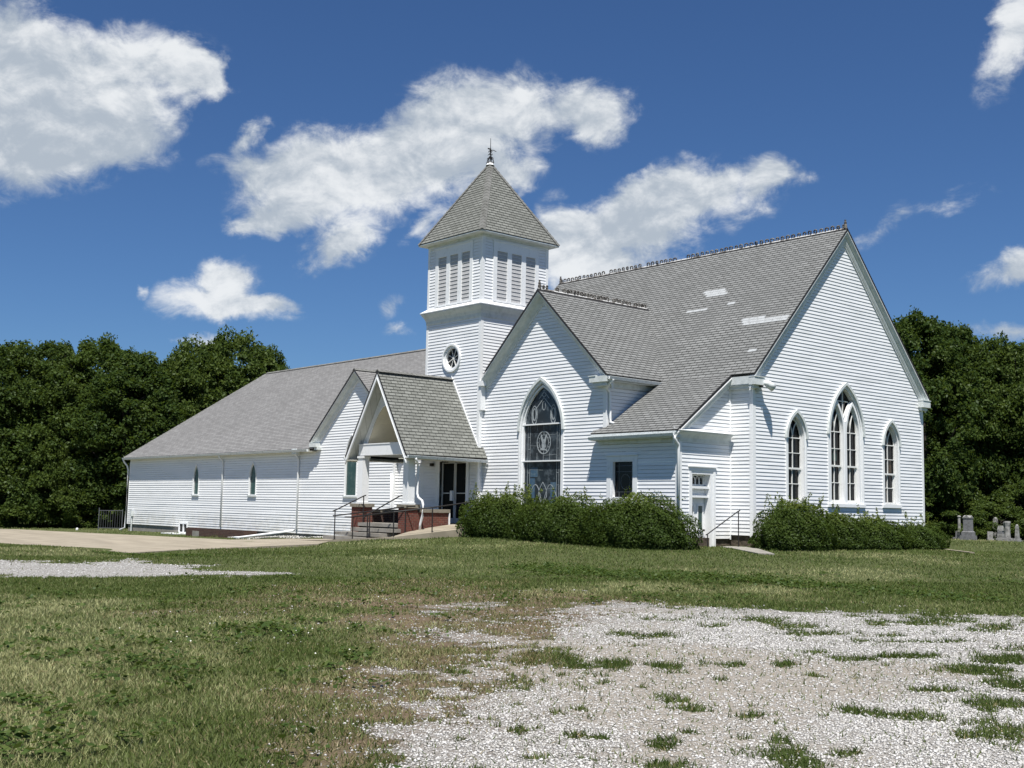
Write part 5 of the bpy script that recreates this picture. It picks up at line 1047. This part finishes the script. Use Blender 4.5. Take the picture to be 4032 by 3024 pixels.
# ------------------------------------------------------------ grass, weeds, stones
def in_any(x, y):
    bad = sdf(x, y, SLAB) > -.02
    bad |= (x < .1) & (x > -15.3) & (y > -.05) & (y < 11.2); bad |= (x < -.9) & (x > -14.7) & (y > -2.8) & (y < 1); bad |= (x < -14) & (x > -44.1) & (y > -3.25) & (y < 10)
    bad |= sdf(x, y, [(-15.6,-8.3),(-13.6,-8.45),(-12.2,-8.1),(-10.4,-7.55),(-9.5,-6.4),(-9.3,-2.7),(-14.6,-2.9),(-15.2,-6.9)]) > -.05
    bad |= sdf(x, y, [(-.6,-.6),(-.35,-1.35),(.6,-1.9),(3.2,-4.0),(3.55,-3.7),(1.2,-1.3),(.3,-.75)]) > 0
    return bad
def wedge(n, d0, d1, margin=.06, g=rng):
    # points on the ground between distances d0..d1 in front of where the photograph was taken
    d = np.sqrt(g.random(n)*(d1*d1-d0*d0)+d0*d0); s = (g.random(n)*2-1)*(.445+margin)
    f = np.array([fw.x, fw.y]); f /= np.linalg.norm(f); r_ = np.array([f[1], -f[0]]); P = np.array([CAM.x, CAM.y])+d[:, None]*(f+s[:, None]*r_); return P[:, 0], P[:, 1], d
def blades(name, x, y, h, w, T, m, nseg=1, lean=.5, label=None):
    n = len(x); z = terr(x, y)-.004+(vnoise(x, y, .5, 3, 3)-.5)*.05; a = rng.random(n)*6.283; l = rng.normal(size=(n, 2))*lean
    B = np.stack([x, y, z], 1); u = np.stack([np.cos(a), np.sin(a), np.zeros(n)], 1)*(w/2)[:, None]
    tip = B+np.stack([l[:, 0]*h, l[:, 1]*h, h], 1); P = np.stack([B-u, B+u, tip], 1).reshape(-1, 3)
    me = bpy.data.meshes.new(name); me.vertices.add(3*n); me.vertices.foreach_set('co', P.ravel().astype(np.float32)); me.loops.add(3*n); me.loops.foreach_set('vertex_index', np.arange(3*n))
    me.polygons.add(n); me.polygons.foreach_set('loop_start', np.arange(n)*3); me.polygons.foreach_set('loop_total', np.full(n, 3)); me.update()
    A = me.attributes.new('tint', 'FLOAT', 'FACE'); A.data.foreach_set('value', np.clip(T, 0, 1).astype(np.float32)); me.materials.append(m)
    o = bpy.data.objects.new(name, me); COL.objects.link(o); tag(o, label, 'grass', kind='stuff'); return o
M_grass = leaf_mat('grass_blades', (.042, .070, .018), (.106, .140, .040), (.40, .40, .20), .35)
M_straw = leaf_mat('straw_blades', (.11, .11, .035), (.20, .165, .085), (.30, .25, .15), .25)
def grow():
    X = []; Y = []; Dd = []
    for n, d0, d1 in ((230000, 5.5, 13), (190000, 13, 24), (100000, 24, 42), (30000, 42, 75)):
        a, b, d = wedge(n, d0, d1); X.append(a); Y.append(b); Dd.append(d)
    x = np.concatenate(X); y = np.concatenate(Y); d = np.concatenate(Dd)
    g, spr = gravel_mask(x, y); dm = dirt_mask(x, y); r = rng.random(len(x))
    keep = ~in_any(x, y) & ((g < .45) | (r < spr*.9) | (r < .028)); keep &= ~((dm > .35) & (g < .5) & (r < dm*.95-.45*vnoise(x, y, 1.7, 51, 3)) & (spr < .3))
    x, y, d, g, spr, dm = x[keep], y[keep], d[keep], g[keep], spr[keep], dm[keep]; n = len(x)
    LT = sdf(x, y, [(0,-26),(3.8,-25.4),(6.4,-24.5),(10,-24.8),(13.1,-26.5),(14.8,-27.8),(16.4,-28.7),(16,-31),(10,-33)]); pale = np.maximum(sstep(.5, .75, vnoise(x, y, .22, 77, 3)), sstep(-1.2, 1.0, LT+(vnoise(x, y, 1.1, 13, 3)-.5)*3)*(.55+.75*vnoise(x, y, 2.0, 15, 2)))
    T = .06+.40*vnoise(x, y, .9, 21, 3)+.42*pale+rng.random(n)*.38-.16*((g > .4) & (spr > .3))
    h = (.022+.030*rng.random(n))*(1+.012*d)*(1+.15*(spr > .4)*(g > .4)); w = .007+.00055*d
    straw = rng.random(n) < (dm*.62+.06+.16*pale+.10*sstep(.5, .8, vnoise(x, y, .35, 61, 3)))
    blades('grass', x[~straw], y[~straw], h[~straw], w[~straw], T[~straw], M_grass, label='short mown green grass of the church lawn')
    blades('dry_grass', x[straw], y[straw], h[straw]*.8, w[straw], rng.random(straw.sum()), M_straw, lean=.9, label='dry straw coloured grass blades among the green')
grow()
def weeds():
    # broad-leaved weeds: clumps of small leaves in the band before the gravel and in the left foreground
    bands = [((2.5,-12.9),(6.1,-14.1),1.1,90),((6.1,-14.1),(8.7,-12.9),1.0,110),((8.7,-12.9),(11.4,-12.4),.8,90),((11.4,-12.4),(14.4,-12.4),.8,60),((11,-25),(13.4,-27.5),.8,16),((12.8,-25.6),(10.6,-23.7),.7,14),((15.3,-28.6),(16.6,-29.6),.35,16),((-12,-17.6),(-5,-17.2),.25,60),((13.4,-26.8),(14.8,-28.5),.8,6)]
    C = []; N = []; T = []; sz = []
    wx, wy, wd_ = wedge(420, 6, 26); gg, _s = gravel_mask(wx, wy); ok = ~in_any(wx, wy) & (gg < .3) & (vnoise(wx, wy, .6, 71, 2) > .45); bands += [((a, b), (a, b), .02, 1) for a, b in zip(wx[ok], wy[ok])]
    for (ax, ay), (bx_, by_), wd, cnt in bands:
        for _ in range(cnt):
            t_ = rng.random(); cx = ax+(bx_-ax)*t_+rng.normal()*wd*.5; cy = ay+(by_-ay)*t_+rng.normal()*wd*.5; z = float(terr(cx, cy)); k = int(14+rng.random()*22); rr = .06+.10*rng.random()
            P = rng.normal(size=(k, 3))*np.array([rr, rr, .018])+np.array([cx, cy, z+.055]); C.append(P); N.append(np.tile([0, 0, 1.4], (k, 1))); T.append(.2+.7*rng.random(k)); sz.append(np.full(k, .026)*(.7+.8*rng.random(k)))
    me = leaf_mesh('weeds', np.concatenate(C), np.concatenate(N), np.concatenate(sz), np.concatenate(T), M_weed, .8, .5); o = bpy.data.objects.new('weeds', me); COL.objects.link(o); tag(o, 'broad leaved clover and dandelion patches in the lawn', 'weeds', kind='stuff')
    n = 60; ax = rng.random(n); x = 12.0+rng.normal(size=n)*1.0; y = -25.0+rng.normal(size=n)*.9; z = terr(x, y)+.075; n2 = 60
    me = leaf_mesh('clover_blossoms', np.stack([x, y, z], 1), np.tile([0, 0, 1.], (n, 1)), .010*np.ones(n), np.ones(n), mat('clover_white', (.55, .55, .48), .8), 1., .8)
    o = bpy.data.objects.new('clover_blossoms', me); COL.objects.link(o); tag(o, 'small white clover blossoms dotting the grass', 'flowers', kind='stuff')
weeds()
def stones():
    X = []; Y = []; R_ = []
    for n, d0, d1, r0, r1 in ((110000, 6, 10, .005, .016), (110000, 10, 17, .007, .020), (60000, 17, 34, .011, .026)):
        x, y, d = wedge(n, d0, d1); g, spr = gravel_mask(x, y); r = rng.random(len(x)); dust = dust_mask(x, y); dd_ = dirt_mask(x, y); k = (r < g*(1-spr*.9)*(1-.72*dust)*(1-.45*dd_)) & ~in_any(x, y); k |= (r < .05*(dirt_mask(x, y) > .5)) & ~in_any(x, y)
        X.append(x[k]); Y.append(y[k]); R_.append(r0+(r1-r0)*rng.random(k.sum())**2.0)
    # pale stones along the foot of the annex
    n = 1500; x = rng.uniform(-29, -16.5, n); y = rng.uniform(-4.3, -3.2, n); X.append(x); Y.append(y); R_.append(.02+.03*rng.random(n))
    x = np.concatenate(X); y = np.concatenate(Y); r = np.concatenate(R_); n = len(x); z = terr(x, y)+(vnoise(x, y, .5, 3, 3)-.5)*.05
    base = np.array([(1,0,0),(-1,0,0),(0,1,0),(0,-1,0),(0,0,.7),(0,0,-.7)], float); F = np.array([(0,2,4),(2,1,4),(1,3,4),(3,0,4),(2,0,5),(1,2,5),(3,1,5),(0,3,5)])
    a = rng.random(n)*6.28; ca, sa = np.cos(a), np.sin(a); J = base[None]*(.7+.6*rng.random((n, 6, 1)))+rng.normal(size=(n, 6, 3))*.15
    P = np.stack([J[..., 0]*ca[:, None]-J[..., 1]*sa[:, None], J[..., 0]*sa[:, None]+J[..., 1]*ca[:, None], J[..., 2]*.75], -1)*r[:, None, None]; P += np.stack([x, y, z+r*.25], 1)[:, None]
    FF = (F[None]+np.arange(n)[:, None, None]*6).reshape(-1, 3); me = bpy.data.meshes.new('gravel'); me.vertices.add(n*6); me.vertices.foreach_set('co', P.ravel().astype(np.float32))
    me.loops.add(FF.size); me.loops.foreach_set('vertex_index', FF.ravel()); me.polygons.add(len(FF)); me.polygons.foreach_set('loop_start', np.arange(len(FF))*3); me.polygons.foreach_set('loop_total', np.full(len(FF), 3)); me.update()
    A = me.attributes.new('tint', 'FLOAT', 'FACE'); A.data.foreach_set('value', np.repeat(rng.random(n), 8).astype(np.float32))
    def f(t, b, pos): v = t.n('ShaderNodeAttribute', attribute_name='tint').outputs['Fac']; c = t.mix(t.ramp(v, 0, .7), (.31, .295, .265), (.49, .478, .455)); t.link(t.mix(t.ramp(v, .85, 1), c, (.60, .59, .575)), b.inputs['Base Color'])
    me.materials.append(mat('limestone_gravel', (.35, .34, .32), .9, fn=f)); o = bpy.data.objects.new('gravel', me); COL.objects.link(o); tag(o, 'crushed white limestone gravel of the old drive', 'gravel', kind='stuff')
stones()
